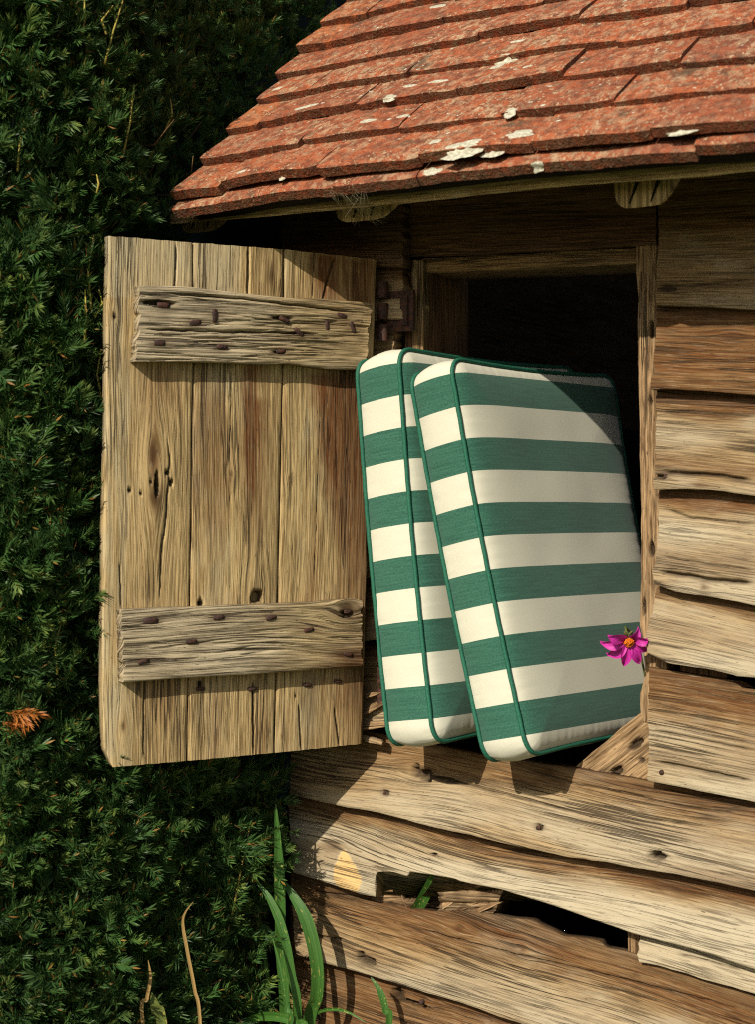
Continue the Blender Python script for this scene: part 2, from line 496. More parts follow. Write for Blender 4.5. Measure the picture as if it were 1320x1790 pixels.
def strap():
    b = NB("strap_leaf", 0.4, 0.4)
    uv = b.n("ShaderNodeUVMap", uv_map="grain").outputs[0]
    wr = b.n("ShaderNodeVertexColor", layer_name="wear").outputs[0]
    sep = b.n("ShaderNodeSeparateColor"); b.l(wr, sep.inputs[0])
    rib = b.noise(b.map(uv, (3, 900, 1)), detail=2)
    c = b.mix(b.ramp(rib, 0.3, 0.7), (0.035, 0.115, 0.018), (0.075, 0.19, 0.03))
    sp = b.ramp(b.noise(b.map(uv, (60, 260, 1)), detail=2), 0.62, 0.68)
    sp = b.math('MULTIPLY', sp, b.ramp(b.noise(b.map(uv, (9, 20, 1)), detail=1), 0.45, 0.6))
    c = b.mix(sp, c, (0.45, 0.40, 0.10))
    c = b.mix(sep.outputs[2], c, b.mix(rib, (0.30, 0.17, 0.05), (0.55, 0.38, 0.15)))
    tr = b.n("ShaderNodeBsdfTranslucent"); b.l(c, tr.inputs[0])
    ms = b.n("ShaderNodeMixShader"); ms.inputs[0].default_value = 0.3
    b.out(c, b.bump(rib, 0.0008))
    b.l(b.p.outputs[0], ms.inputs[1]); b.l(tr.outputs[0], ms.inputs[2])
    b.l(ms.outputs[0], b.t.nodes["Material Output"].inputs[0])
    return b.m
M['strap'] = strap()

def cloth():
    b = NB("striped_cloth", 0.85, 0.15)
    uv = b.n("ShaderNodeUVMap", uv_map="grain").outputs[0]
    s = b.n("ShaderNodeSeparateXYZ"); b.l(uv, s.inputs[0])
    # v runs down from the top; one green and one cream band per period
    ph = b.math('FRACT', b.math('DIVIDE', b.math('SUBTRACT', s.outputs[1], 0.0200), 0.0918))
    green = b.math('LESS_THAN', ph, 0.5)
    wa = b.noise(b.map(uv, (260, 1500, 1)), detail=2, rough=0.7)
    wb = b.noise(b.map(uv, (1500, 260, 1)), detail=2, rough=0.7)
    wc = b.noise(b.map(uv, (18, 420, 1)), detail=3, rough=0.6)
    w = b.math('ADD', b.math('MULTIPLY', wa, 0.5), b.math('MULTIPLY', wb, 0.5))
    g = b.mix(b.ramp(b.math('ADD', b.math('MULTIPLY', w, 0.75), b.math('MULTIPLY', wc, 0.25)), 0.36, 0.64), (0.010, 0.052, 0.037), (0.045, 0.145, 0.095))
    cr = b.mix(b.ramp(w, 0.35, 0.65), (0.50, 0.485, 0.38), (0.56, 0.55, 0.445))
    c = b.mix(green, cr, g)
    b.p.inputs["Sheen Weight"].default_value = 0.15
    return b.out(c, b.bump(w, 0.00012))
M['cloth'] = cloth()
M['piping'] = simple("green_piping", (0.012, 0.085, 0.052), (0.02, 0.12, 0.072), 400, 0.6, 0.0003)
M['stripe_dummy'] = None

def petal_mat():
    b = NB("magenta_petal", 0.45, 0.3)
    uv = b.n("ShaderNodeUVMap", uv_map="grain").outputs[0]
    n = b.noise(b.map(uv, (1.5, 22, 1)), detail=2)
    c = b.mix(b.ramp(n, 0.3, 0.7), (0.42, 0.012, 0.24), (0.66, 0.05, 0.42))
    tr = b.n("ShaderNodeBsdfTranslucent"); b.l(c, tr.inputs[0])
    ms = b.n("ShaderNodeMixShader"); ms.inputs[0].default_value = 0.25
    b.out(c, b.bump(n, 0.0005))
    b.l(b.p.outputs[0], ms.inputs[1]); b.l(tr.outputs[0], ms.inputs[2])
    b.l(ms.outputs[0], b.t.nodes["Material Output"].inputs[0])
    return b.m
M['petal'] = petal_mat()
M['stamen'] = simple("orange_stamens", (0.55, 0.10, 0.01), (0.80, 0.26, 0.02), 500)
M['stem'] = simple("flower_stem", (0.06, 0.09, 0.02), (0.14, 0.12, 0.04), 200)

def ground_mat():
    b = NB("ground_soil_grass", 0.95, 0.1)
    g = b.n("ShaderNodeNewGeometry").outputs["Position"]
    n = b.noise(g, 6, 6, 0.7); n2 = b.noise(g, 0.4, 4)
    c = b.mix(b.ramp(n, 0.35, 0.65), (0.045, 0.07, 0.02), (0.085, 0.12, 0.03))
    c = b.mix(b.ramp(n2, 0.4, 0.7, 0, 0.6), c, (0.11, 0.085, 0.05))
    return b.out(c, b.bump(n, 0.03))
M['ground'] = ground_mat()

# ------------------------------------------------------------------ ground
gx = np.concatenate([[-250, -120, -60, -25], np.linspace(-10, 10, 41), [25, 60, 120, 250]])
GX, GY = np.meshgrid(gx, gx)
GZ = 0.02 * fbm(GX * 0.8, GY * 0.8, 3) * (np.abs(GX) < 12) * (np.abs(GY) < 12)
n_ = len(gx); ii = np.arange(n_ * n_).reshape(n_, n_)
gq = np.stack([ii[:-1, :-1], ii[:-1, 1:], ii[1:, 1:], ii[1:, :-1]], -1).reshape(-1, 4)
g_ = mesh("ground", np.stack([GX, GY, GZ], -1).reshape(-1, 3), gq, M['ground'])
tag(g_, "green and brown garden ground beside the timber shed", "ground", kind='structure')

# ------------------------------------------------------------------ the shed
shed = empty("garden_shed", loc=(0, 0, 0))
tag(shed, "old oak-boarded shed with clay tiled roof and open shuttered window", "shed")
NW = np.array([0, -1.0, 0])
XL = W(492, 900)[0]                       # left corner of the boarded wall
XR = W(2050, 900)[0] + 0.02
DEEP = 1.9
PITCH = R(41.5)
TD = np.array([0, math.cos(PITCH), math.sin(PITCH)])
TN = np.array([0, -math.sin(PITCH), math.cos(PITCH)])
OV = 0.27

# ---- weatherboards: (bottom edge px, top edge px) on the wall, bottoms standing out
YB, YT = -0.034, -0.010
def wl(pts, y): return [W(a, b, y) for a, b in pts]

def mkstain(top_brown=0.05, extra=None, amt=0.9, tone=(0, 0, 0)):
    """the strip once covered by the board above stays brown."""
    def f(u, v, P):
        z = P[..., 2]
        ztop = z[-1:, :]; zbot = z[0:1, :]
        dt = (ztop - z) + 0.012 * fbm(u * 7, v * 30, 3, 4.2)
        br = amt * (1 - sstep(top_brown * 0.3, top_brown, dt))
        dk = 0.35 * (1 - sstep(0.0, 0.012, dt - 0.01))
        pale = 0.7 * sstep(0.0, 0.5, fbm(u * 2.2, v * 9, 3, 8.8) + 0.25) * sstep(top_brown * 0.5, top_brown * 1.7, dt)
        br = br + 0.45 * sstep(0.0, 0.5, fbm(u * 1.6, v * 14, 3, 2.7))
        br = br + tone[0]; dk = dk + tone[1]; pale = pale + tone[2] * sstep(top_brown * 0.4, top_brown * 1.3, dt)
        if extra is not None:
            b2, d2, p2 = extra(u, v, P); br = br + b2; dk = dk + d2; pale = pale + p2
        return br, dk, pale
    return f

def blob(P, c, rx, rz, soft=0.35, nz=0.2, s=3.0):
    q = np.sqrt(((P[..., 0] - c[0]) / rx)**2 + ((P[..., 2] - c[2]) / rz)**2) + nz * fbm(P[..., 0] * 60, P[..., 2] * 60, 2, s)
    return 1 - sstep(1 - soft, 1 + soft, q)

def line_y(pts, x):  # px polyline helper
    xs, ys = zip(*pts); return float(np.interp(x, xs, ys))

XE = 2050     # px past the right frame edge where the cladding stops
def ext(pts, n=XE):   # continue a px polyline to the right
    if pts[-1][0] >= n: return pts
    (x0, y0), (x1, y1) = pts[-2], pts[-1]
    s = (y1 - y0) / (x1 - x0)
    return pts + [(n, y1 + s * (n - x1))]

right = [
    # name-less tuples: bottom px, top px, ragged left end (fraction of height, shift m)
    dict(b=[(1150, 533), (1240, 536), (1320, 541)], t=[(1150, 300), (1320, 285)], e=[(0, -0.002), (0.35, 0), (0.4, 0.003), (1, 0)], br=0.15, amt=0.75),
    dict(b=[(1137, 680), (1160, 679), (1240, 684), (1320, 690)], t=[(1151, 530), (1320, 528)], e=[(0, 0), (0.15, 0.001), (0.22, 0.006), (0.3, 0.002), (1, 0)], br=0.20, amt=0.62),
    dict(b=[(1146, 856), (1200, 854), (1260, 858), (1320, 866)], t=[(1149, 676), (1320, 686)], e=[(0, -0.003), (0.3, 0), (1, 0)], br=0.045, amt=0.9),
    dict(b=[(1146, 1022), (1180, 1034), (1250, 1044), (1320, 1058)], t=[(1151, 850), (1320, 858)], e=[(0, -0.002), (0.12, -0.004), (0.25, 0.0), (0.6, 0.003), (1, 0)], br=0.04, amt=0.9),
    dict(b=[(1131, 1141), (1170, 1160), (1240, 1170), (1290, 1182), (1320, 1184), (2050, 1300)], t=[(1152, 1022), (1320, 1050)], e=[(0, 0.0), (0.2, -0.006), (0.5, -0.003), (1, 0)], br=0.03, amt=0.85),
    dict(b=[(1133, 1366), (1200, 1378), (1320, 1402)], t=[(1134, 1166), (1240, 1184), (1285, 1190), (1295, 1202), (1320, 1206), (2050, 1285)], e=[(0, 0), (0.3, 0.002), (0.7, 0), (0.92, 0.002), (1, 0)], br=0.085, amt=0.85),
]
cr = {
    1: dict(knots=[(W(1272, 588, YB), 0.008, 0.005, 1.0)]),
    0: dict(holes=[(W(1165, 505, YB), 0.012, 0.004, 0.006)], cracks=[([W(1150, 497, YB), W(1200, 500, YB), W(1320, 486, YB)], 0.0011, 0.005)]),
    2: dict(cracks=[([W(1145, 823, YB), W(1190, 828, YB), W(1250, 830, YB), W(1320, 842, YB)], 0.0022, 0.008), ([W(1146, 722, YB), W(1200, 718, YB), W(1320, 728, YB)], 0.001, 0.004)],
            holes=[(W(1152, 833, YB), 0.010, 0.004, 0.01)], knots=[(W(1225, 848, YB), 0.018, 0.003, 1.0)]),
    3: dict(cracks=[([W(1146, 1000, YB), W(1200, 1006, YB), W(1235, 1014, YB), W(1320, 1020, YB)], 0.0024, 0.01), ([W(1150, 888, YB), W(1200, 905, YB), W(1320, 918, YB)], 0.0012, 0.005),
                    ([W(1146, 972, YB), W(1230, 985, YB), W(1320, 998, YB)], 0.0011, 0.004)], knots=[(W(1232, 1026, YB), 0.006, 0.004, 1.0)]),
    4: dict(),
    5: dict(cracks=[([W(1135, 1331, YB), W(1180, 1338, YB), W(1260, 1355, YB), W(1320, 1368, YB)], 0.0016, 0.008),
                    ([W(1134, 1277, YB), W(1200, 1290, YB), W(1320, 1315, YB)], 0.0010, 0.005)]),
}
for i, r_ in enumerate(right):
    y0, y1 = (YB, YT)
    b_, t_ = ext(r_['b']), ext(r_['t'])
    board("weatherboard", wl(b_, y0), wl(t_, y1), M['clad'], shed, NW, 0, step=(0.006, 0.0018), seed=20 + i,
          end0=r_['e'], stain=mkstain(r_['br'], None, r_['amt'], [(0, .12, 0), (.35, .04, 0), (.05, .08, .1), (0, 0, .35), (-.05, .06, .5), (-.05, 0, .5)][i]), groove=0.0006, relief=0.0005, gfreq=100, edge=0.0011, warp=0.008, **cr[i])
# thin strip seen in the gap under the second board
board("weatherboard", wl(ext([(1147, 706), (1320, 710)]), -0.016), wl(ext([(1147, 690), (1320, 695)]), -0.012), M['dark'], shed, NW, 0, step=(0.01, 0.003), seed=29, thick=0.012)

L1b = [(505, 1388), (560, 1402), (607, 1412), (660, 1420), (760, 1447), (853, 1468), (987, 1497), (1173, 1527), (1320, 1557)]
L1t = [(505, 1248), (600, 1262), (660, 1283), (760, 1303), (860, 1322), (1000, 1343), (1133, 1366), (1320, 1402)]
L2b = [(508, 1525), (560, 1540), (628, 1563), (660, 1568), (662, 1552), (650, 1541), (649, 1521), (690, 1525), (712, 1533), (716, 1524), (760, 1530), (795, 1537), (803, 1541), (880, 1556),
       (947, 1577), (1030, 1605), (1107, 1632), (1215, 1660), (1320, 1695)]
L2b = [(508, 1525), (560, 1540), (628, 1563), (655, 1568), (657, 1522), (690, 1526), (712, 1533), (716, 1524), (760, 1530), (795, 1537), (803, 1541), (880, 1556),
       (947, 1577), (1030, 1605), (1107, 1632), (1215, 1660), (1320, 1695)]
L2t = [(505, 1383), (660, 1413), (853, 1462), (987, 1490), (1173, 1520), (1320, 1550)]
L3b = [(513, 1669), (573, 1686), (640, 1704), (773, 1743), (907, 1789), (1000, 1822), (1320, 1930)]
L3t = [(508, 1522), (560, 1536), (650, 1570), (690, 1579), (717, 1588), (757, 1594), (800, 1592), (853, 1597), (890, 1606), (933, 1611), (985, 1636), (1050, 1645), (1060, 1656), (1107, 1666), (1180, 1690), (1320, 1742)]
L4b = [(517, 1810), (773, 1890), (1000, 1970), (1320, 2080)]
L4t = [(515, 1660), (640, 1696), (773, 1736), (907, 1782), (1320, 1920)]
lower_extra1 = None
def drop_patch(u, v, P):
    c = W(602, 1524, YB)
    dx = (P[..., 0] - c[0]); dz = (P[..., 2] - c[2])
    # teardrop patch, brighter and yellower than the board
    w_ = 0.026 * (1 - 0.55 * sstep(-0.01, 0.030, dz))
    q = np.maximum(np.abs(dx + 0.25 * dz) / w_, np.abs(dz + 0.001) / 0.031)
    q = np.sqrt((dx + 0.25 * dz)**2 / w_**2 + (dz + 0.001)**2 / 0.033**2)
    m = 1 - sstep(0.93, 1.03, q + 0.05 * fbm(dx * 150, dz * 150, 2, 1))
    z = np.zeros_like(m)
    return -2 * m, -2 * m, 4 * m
K = lambda x, y, ru, rv, a=1.0: (W(x, y, YB), ru, rv, a)
board("weatherboard", wl(ext(L1b), YB - 0.004), wl(ext(L1t), YT), M['clad'], shed, NW, 0, step=(0.005, 0.0016), seed=41, gfreq=100, groove=0.0006, relief=0.0005, warp=0.010, stain=mkstain(0.05, None, 0.6, (.05, 0, .15)),
      end0=[(0, 0.0), (0.4, 0.004), (1, -0.002)], edge=0.0014,
      knots=[K(724, 1352, 0.010, 0.007), K(950, 1350, 0.012, 0.005, 0.4)],
      holes=[K(737, 1358, 0.010, 0.010, 0.02), K(766, 1364, 0.026, 0.0038, 0.018), K(719, 1349, 0.004, 0.009, 0.014), K(1150, 1497, 0.010, 0.006, 0.018), K(672, 1387, 0.006, 0.005, 0.006), K(942, 1447, 0.007, 0.005, 0.006)],
      cracks=[([W(770, 1364, YB), W(850, 1385, YB), W(1010, 1425, YB)], 0.0012, 0.005), ([W(900, 1345, YB), W(1000, 1375, YB), W(1140, 1400, YB)], 0.001, 0.005)])
board("weatherboard", wl(ext(L2b), YB), wl(ext(L2t), YT), M['clad'], shed, NW, 0, step=(0.004, 0.0016), seed=52, gfreq=100, groove=0.0006, relief=0.0005, warp=0.012, stain=mkstain(0.04, drop_patch, 0.95, (-.1, 0, .6)),
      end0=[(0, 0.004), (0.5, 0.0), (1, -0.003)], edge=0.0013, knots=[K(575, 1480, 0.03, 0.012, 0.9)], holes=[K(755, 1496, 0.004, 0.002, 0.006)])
board("weatherboard", wl(ext(L3b), YB), wl(ext(L3t), YT), M['clad'], shed, NW, 0, step=(0.004, 0.0016), seed=63, gfreq=100, groove=0.0006, relief=0.0005, warp=0.010, stain=mkstain(0.085, None, 0.7, (.05, 0, .25)),
      end0=[(0, 0.003), (0.6, 0.0), (1, 0.0)], edge=0.0022, knots=[K(792, 1627, 0.008, 0.006), K(905, 1664, 0.008, 0.006, 1.0)],
      holes=[K(638, 1681, 0.016, 0.007, 0.014), K(626, 1669, 0.005, 0.004, 0.012)],
      cracks=[([W(510, 1560, YB), W(590, 1570, YB), W(700, 1592, YB)], 0.0012, 0.006), ([W(505, 1625, YB), W(560, 1640, YB), W(600, 1646, YB)], 0.0014, 0.006),
              ([W(680, 1618, YB), W(850, 1662, YB), W(1100, 1722, YB), W(1320, 1780, YB)], 0.0011, 0.006)])
board("weatherboard", wl(ext([(1117, 1682), (1200, 1702), (1320, 1738)]), -0.024), wl(ext([(1119, 1637), (1215, 1655), (1320, 1690)]), -0.012), M['clad'], shed, NW, 0,
      step=(0.005, 0.0016), seed=71, edge=0.003, endr=0.004, stain=lambda u, v, P: (0 * u - 1, 0 * u, 0 * u + 0.9), cracks=[([W(1180, 1668, -.02), W(1240, 1682, -.02), W(1300, 1700, -.02)], 0.001, 0.006)])
board("weatherboard", wl(ext(L4b), YB), wl(ext(L4t), YT), M['clad'], shed, NW, 0, step=(0.005, 0.0018), seed=82, stain=mkstain(0.16, None, 0.8),
      holes=[K(683, 1745, 0.009, 0.012, 0.018), K(712, 1759, 0.026, 0.004, 0.016), K(545, 1778, 0.012, 0.010, 0.004)], knots=[K(733, 1752, 0.008, 0.006, 1.0)])
# further boards down to the ground, below the frame
yo = 0
z_ = [W(517, 1812, YB)[2], W(XE, line_y(ext(L4b), XE), YB)[2]]
prev = ext(L4b)
for k in range(5):
    nb = [(x, y + 135) for x, y in prev]
    board("weatherboard", [p if p[2] > 0.01 else np.array([p[0], p[1], 0.01 + 0.002 * k]) for p in wl(nb, YB)], [p if p[2] > 0.03 else np.array([p[0], p[1], 0.035 + 0.002 * k]) for p in wl(prev, YT)], M['clad'], shed, NW, 0,
          step=(0.02, 0.008), seed=90 + k, stain=mkstain(0.05))
    prev = nb
    if max(p[2] for p in wl(nb, YB)) < 0.02: break

# ---- boards left of the window, behind the shutter
lw = [(300, 468), (468, 560), (560, 700), (700, 860), (860, 1010), (1010, 1120), (1135, 1262)]
for k, (a, b) in enumerate(lw):
    xr = 704 if k < 2 else 690 + 6 * math.sin(k * 3)
    m_ = M['dark'] if k < 1 else M['frame']
    board("weatherboard", wl([(490, b + 6), (xr, b - 3)], YB), wl([(490, a - 4), (xr, a - 12)], YT), m_, shed, NW, 0, step=(0.006, 0.002), seed=110 + k, stain=mkstain(0.04),
          endr=0.004, edge=0.003)

# ---- timber frame
def timber(name, px4, y, depth, mat, seed=0, **k):
    """px4 = bottom-left, bottom-right, top-left, top-right corners of the front face"""
    bl, br, tl, tr = [W(p[0], p[1], y) for p in px4]
    horiz = abs(br[0] - bl[0]) > abs(tl[2] - bl[2])
    if horiz: return board(name, [bl, br], [tl, tr], mat, shed, NW, 0, thick=depth, seed=seed, **k)
    return board(name, [bl, tl], [br, tr], mat, shed, NW, 2, thick=depth, seed=seed, **k)
wf = empty("window_frame", shed)
def wtimber(*a, **k):
    o = timber(*a, **k); o.parent = wf; return o
# wall plate over the window, in two lengths
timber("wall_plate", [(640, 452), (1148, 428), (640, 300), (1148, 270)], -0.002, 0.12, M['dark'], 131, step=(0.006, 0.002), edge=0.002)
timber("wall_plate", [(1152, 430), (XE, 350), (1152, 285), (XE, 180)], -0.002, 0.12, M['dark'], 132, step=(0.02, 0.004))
# head of the frame, left jamb, right jamb
wtimber("frame_head", [(737, 476), (1118, 461), (737, 452), (1118, 432)], 0.012, 0.10, M['frame'], 133, step=(0.004, 0.0015), edge=0.002)
# left jamb: a plank standing on edge whose wide face looks into the opening
jx = W(735, 700, 0.0)[0]; jz0 = W(735, 1330, 0)[2]; jz1 = W(735, 452, 0)[2]
wtimber("jamb", [(720, 1310), (739, 1310), (720, 455), (739, 455)], 0.0, 0.018, M['frame'], 134, step=(0.005, 0.0015))
# wide reveal face
jr = [np.array([jx + 0.003, 0.004, jz0]), np.array([jx + 0.003, 0.004, jz1]), np.array([jx + 0.003, 0.145, jz0]), np.array([jx + 0.003, 0.145, jz1])]
o = board("jamb", jr[:2], jr[2:], M['dark'], wf, np.array([1.0, 0, 0]), 2, step=(0.005, 0.002), thick=0.03, seed=135)
# right jamb, worm-eaten edge
rj = [(1122, 1262), (1118, 1215), (1127, 1180), (1126, 1130), (1119, 1090), (1120, 1000), (1122, 900), (1118, 790), (1117, 700), (1113, 600), (1116, 520), (1111, 475), (1112, 430)]
A_ = [W(x, y, 0.0) for x, y in rj]; B_ = [W(1165, 1262, 0.0), W(1165, 430, 0.0)]
board("jamb", A_, B_, M['rot'], wf, NW, 2, step=(0.003, 0.0012), thick=0.12, seed=137, edge=0.003, relief=0.002, groove=0.003, gfreq=60,
      holes=[(W(1140, 575, 0), 0.012, 0.003, 0.01), (W(1137, 700, 0), 0.006, 0.0025, 0.008), (W(1127, 1060, 0), 0.012, 0.003, 0.01), (W(1141, 960, 0), 0.01, 0.004, 0.01)])
# corner brace under the right jamb
board("brace", [W(1003, 1350, 0.004), W(1180, 1400, 0.004)], [W(1005, 1340, 0.004), W(1135, 1234, 0.004), W(1180, 1200, 0.004)], M['rot'], shed, NW, 0, step=(0.003, 0.0015), thick=0.10, seed=139, gdir=W(1135, 1240, 0) - W(1003, 1345, 0),
      relief=0.003, groove=0.003, gfreq=50, edge=0.003, holes=[(W(1110, 1302, 0), 0.012, 0.006, 0.008), (W(1075, 1350, 0), 0.012, 0.006, 0.008), (W(1120, 1330, 0), 0.004, 0.004, 0.005)])
# sill under the cushions, and the ground sill and posts behind the boards
zs = W(1000, 1352)[2]
s0 = W(700, 1318, 0.0); s1 = W(1150, 1385, 0.0)
board("window_sill", [s0 - [0, 0, 0.05], s1 - [0, 0, 0.05]], [s0, s1], M['frame'], shed, NW, 0, step=(0.006, 0.003), thick=0.14, seed=140)
for px in (505, 1190):
    timber("wall_post", [(px, 1800), (px + 80, 1800), (px, 470), (px + 80, 470)], 0.006, 0.10, M['dark'], 141 + px, step=(0.02, 0.006))
# rotten stud glimpsed through the broken board
board("stud", wl([(655, 1640), (880, 1650)], -0.004), wl([(650, 1500), (720, 1500), (735, 1515), (860, 1530), (890, 1500)], -0.004), M['rot'], shed, NW, 0, step=(0.003, 0.002), thick=0.05, seed=150,
      relief=0.008, groove=0.006, gfreq=30, stain=lambda u, v, P: (0.5 * sstep(0, .4, fbm(u * 40, v * 40, 2, 3)), 0.6 * sstep(0.1, .4, fbm(u * 60, v * 50, 3, 7)), 0 * u), end1=[(0, -0.03), (0.4, -0.02), (0.7, 0.0), (1, 0.03)], holes=[(W(716, 1552, -0.004), 0.022, 0.018, 0.03), (W(748, 1570, -0.004), 0.02, 0.022, 0.03)])
timber("stud", [(1098, 1760), (1116, 1760), (1098, 1600), (1116, 1600)], -0.006, 0.05, M['rot'], 151, step=(0.004, 0.002))
# splintered board ends between shutter and cushions
for k, (x0, y0, x1, y1, w_) in enumerate([(634, 1236, 672, 1222, 14), (630, 1262, 676, 1262, 16), (636, 1285, 668, 1296, 12), (640, 1212, 668, 1206, 10)]):
    board("splinter", wl([(x0, y0 + w_), (x1, y1 + w_ * 0.6)], -0.045), wl([(x0, y0), (x1, y1)], -0.04), M['rot'], shed, NW, 0, step=(0.002, 0.0012), thick=0.012, seed=160 + k, edge=0.004, endr=0.006, relief=0.002)

for k, (x0, y0, x1, y1, w_) in enumerate([(662, 1528, 700, 1566, 12), (672, 1524, 716, 1576, 9), (768, 1600, 860, 1548, 16), (775, 1575, 850, 1535, 13), (765, 1560, 815, 1538, 9), (790, 1606, 876, 1570, 12), (690, 1530, 712, 1590, 8)]):
    board("splinter", wl([(x0, y0 + w_), (x1, y1 + w_ * 0.7)], -0.003 - 0.0012 * k), wl([(x0, y0), (x1, y1)], 0.004 - 0.002 * k), M['rot'], shed, NW, 0, step=(0.002, 0.001), thick=0.014, seed=180 + k, edge=0.005, endr=0.006, relief=0.004,
          stain=lambda u, v, P: (0.5 * sstep(0, .3, fbm(u * 50, v * 60, 2, 3)), 0.5 * sstep(0.1, .4, fbm(u * 60, v * 50, 3, 7)), 0 * u))
# ---- shell: other walls so the inside is closed and dark
def slab(name, c, hx, hy, hz, mat, parent=None):
    v, f = boxm(c, (hx, 0, 0), (0, hy, 0), (0, 0, hz))
    n = len(v); uv = np.stack([v[:, 0] + v[:, 1], v[:, 2]], 1)
    return mesh(name, v, f, mat, parent if parent is not None else shed, uv, np.zeros((n, 3)), smooth=False)
ZE = W(660, 320)[2]
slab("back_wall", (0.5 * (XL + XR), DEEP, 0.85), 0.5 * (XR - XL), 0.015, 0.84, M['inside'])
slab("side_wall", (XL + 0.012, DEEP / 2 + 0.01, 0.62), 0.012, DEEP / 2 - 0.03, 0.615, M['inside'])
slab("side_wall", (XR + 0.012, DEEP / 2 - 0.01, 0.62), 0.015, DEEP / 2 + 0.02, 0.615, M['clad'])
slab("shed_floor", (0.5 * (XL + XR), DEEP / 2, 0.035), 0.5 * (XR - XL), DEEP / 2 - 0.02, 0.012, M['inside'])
for xg in (XL + 0.012, XR + 0.012):       # gable triangles
    zt = 1.235
    yr = DEEP / 2
    v = [(xg - .012, 0.03, zt), (xg - .012, DEEP - 0.03, zt), (xg - .012, yr, zt + yr * math.tan(PITCH)), (xg + .012, 0.03, zt), (xg + .012, DEEP - 0.03, zt), (xg + .012, yr, zt + yr * math.tan(PITCH))]
    mesh("gable", v, [[0, 1, 2], [5, 4, 3], [0, 3, 4, 1], [1, 4, 5, 2], [2, 5, 3, 0]], M['dark'], shed, np.array(v)[:, 1:], np.zeros((6, 3)), smooth=False)

# ------------------------------------------------------------------ roof
EAVE = [(310, 366), (385, 357), (450, 344), (600, 325), (745, 308), (880, 291), (1000, 281), (1100, 271), (1200, 262), (1320, 256)]
ep = np.array([W(x, y, -OV) for x, y in EAVE])
def eave_z(x):
    x = np.asarray(x, float)
    z = np.interp(x, ep[:, 0], ep[:, 2])
    return z
ZM = float(eave_z(0.15))
X0R = ep[0, 0]; X1R = XR + 0.12
def rp(x, t, h):
    """point on the roof: along x, up the slope t from the eave, h off the slope"""
    x, t, h = np.broadcast_arrays(np.asarray(x, float), np.asarray(t, float), np.asarray(h, float))
    sag = (eave_z(x) - ZM) * np.exp(-np.maximum(t, 0) / 2.5)
    b = np.array([0, -OV, ZM])
    P = np.zeros(x.shape + (3,))
    P[..., 0] = x
    P[..., 1] = b[1] + t * TD[1] + h * TN[1]
    P[..., 2] = b[2] + t * TD[2] + h * TN[2] + sag
    return P
def roof_px(px, py, h=0.0):
    p0 = np.array([0, -OV, ZM]) + TN * h
    for _ in range(6):
        q = hit(px, py, p0, TN)
        p0 = np.array([0, -OV, ZM]) + TN * h
        t = (q - p0) @ TD
        p0 = p0 + UP * (float(eave_z(q[0])) - ZM) * math.exp(-max(t, 0) / 2.5)
    return q[0], t
GA = 0.084
SLOPE_LEN = (DEEP / 2 + OV) / math.cos(PITCH)
# underboarding
xs = np.linspace(X0R + 0.01, X1R, 40); ts = np.linspace(0.02, SLOPE_LEN - 0.003, 12)
XX, TT = np.meshgrid(xs, ts)
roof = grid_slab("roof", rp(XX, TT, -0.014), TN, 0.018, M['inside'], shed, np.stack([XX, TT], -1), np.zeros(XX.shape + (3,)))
# back slope in one plain sheet
bs = np.zeros(XX.shape + (3,)); pf = rp(XX, TT, -0.014)
bs[..., 0] = pf[..., 0]; bs[..., 1] = DEEP - pf[..., 1]; bs[..., 2] = pf[..., 2]
rb = grid_slab("roof_back_slope", bs, np.array([0, math.sin(PITCH), math.cos(PITCH)]), 0.018, M['tile'], shed, np.stack([XX, TT], -1), np.zeros(XX.shape + (3,)))

def tile_mesh(x0, x1, t0, L, lift0, lift1, seed, tilt=0.0, th=0.0145):
    nx, nt_ = 16, 6
    r2 = random.Random(seed)
    s = np.linspace(0, 1, nx + 1); q = np.linspace(0, 1, nt_ + 1) ** 1.4
    S, Q = np.meshgrid(s, q)
    w = x1 - x0
    # rounded, slightly worn bottom corners and a wavering nose
    cr0, cr1 = r2.uniform(0.001, 0.006), r2.uniform(0.001, 0.006)
    dl = S * w; dr = (1 - S) * w
    nose = 0.0022 * fbm(S * w * 28 + seed * 3.1, S * 0 + seed * 1.7, 3) + cr0 * np.exp(-(dl / 0.009)**2) + cr1 * np.exp(-(dr / 0.009)**2) + r2.uniform(-.003, .003)
    T = t0 + nose * (1 - Q) + Q * L + (S - 0.5) * tilt * w
    X = x0 + S * w + 0.0008 * fbm(Q * L * 40 + seed, Q * 0 + seed, 2) + (Q * L) * r2.uniform(-0.01, 0.01)
    cam_ = r2.uniform(0.0008, 0.0035)
    H = lift0 + (lift1 - lift0) * Q - cam_ * (2 * S - 1)**2 + 0.0012 * fbm(X * 30, T * 30, 3, seed) + (S - .5) * r2.uniform(-.004, .004)
    H = H - 0.002 * np.exp(-(Q * L / 0.004))
    top = rp(X, T, H)
    bot = rp(X, T + 0.0015 * (1 - Q), H - th)
    V = np.concatenate([top.reshape(-1, 3), bot.reshape(-1, 3)])
    n = (nx + 1) * (nt_ + 1); ii = np.arange(n).reshape(nt_ + 1, nx + 1)
    f = []
    for a in range(nt_):
        for b in range(nx):
            f.append([ii[a, b], ii[a, b + 1], ii[a + 1, b + 1], ii[a + 1, b]])
            f.append([n + ii[a, b], n + ii[a + 1, b], n + ii[a + 1, b + 1], n + ii[a, b + 1]])
    for b in range(nx):
        f.append([ii[0, b], n + ii[0, b], n + ii[0, b + 1], ii[0, b + 1]])
        f.append([ii[-1, b + 1], n + ii[-1, b + 1], n + ii[-1, b], ii[-1, b]])
    for a in range(nt_):
        f.append([ii[a + 1, 0], n + ii[a + 1, 0], n + ii[a, 0], ii[a, 0]])
        f.append([ii[a, -1], n + ii[a, -1], n + ii[a + 1, -1], ii[a + 1, -1]])
    return V, f

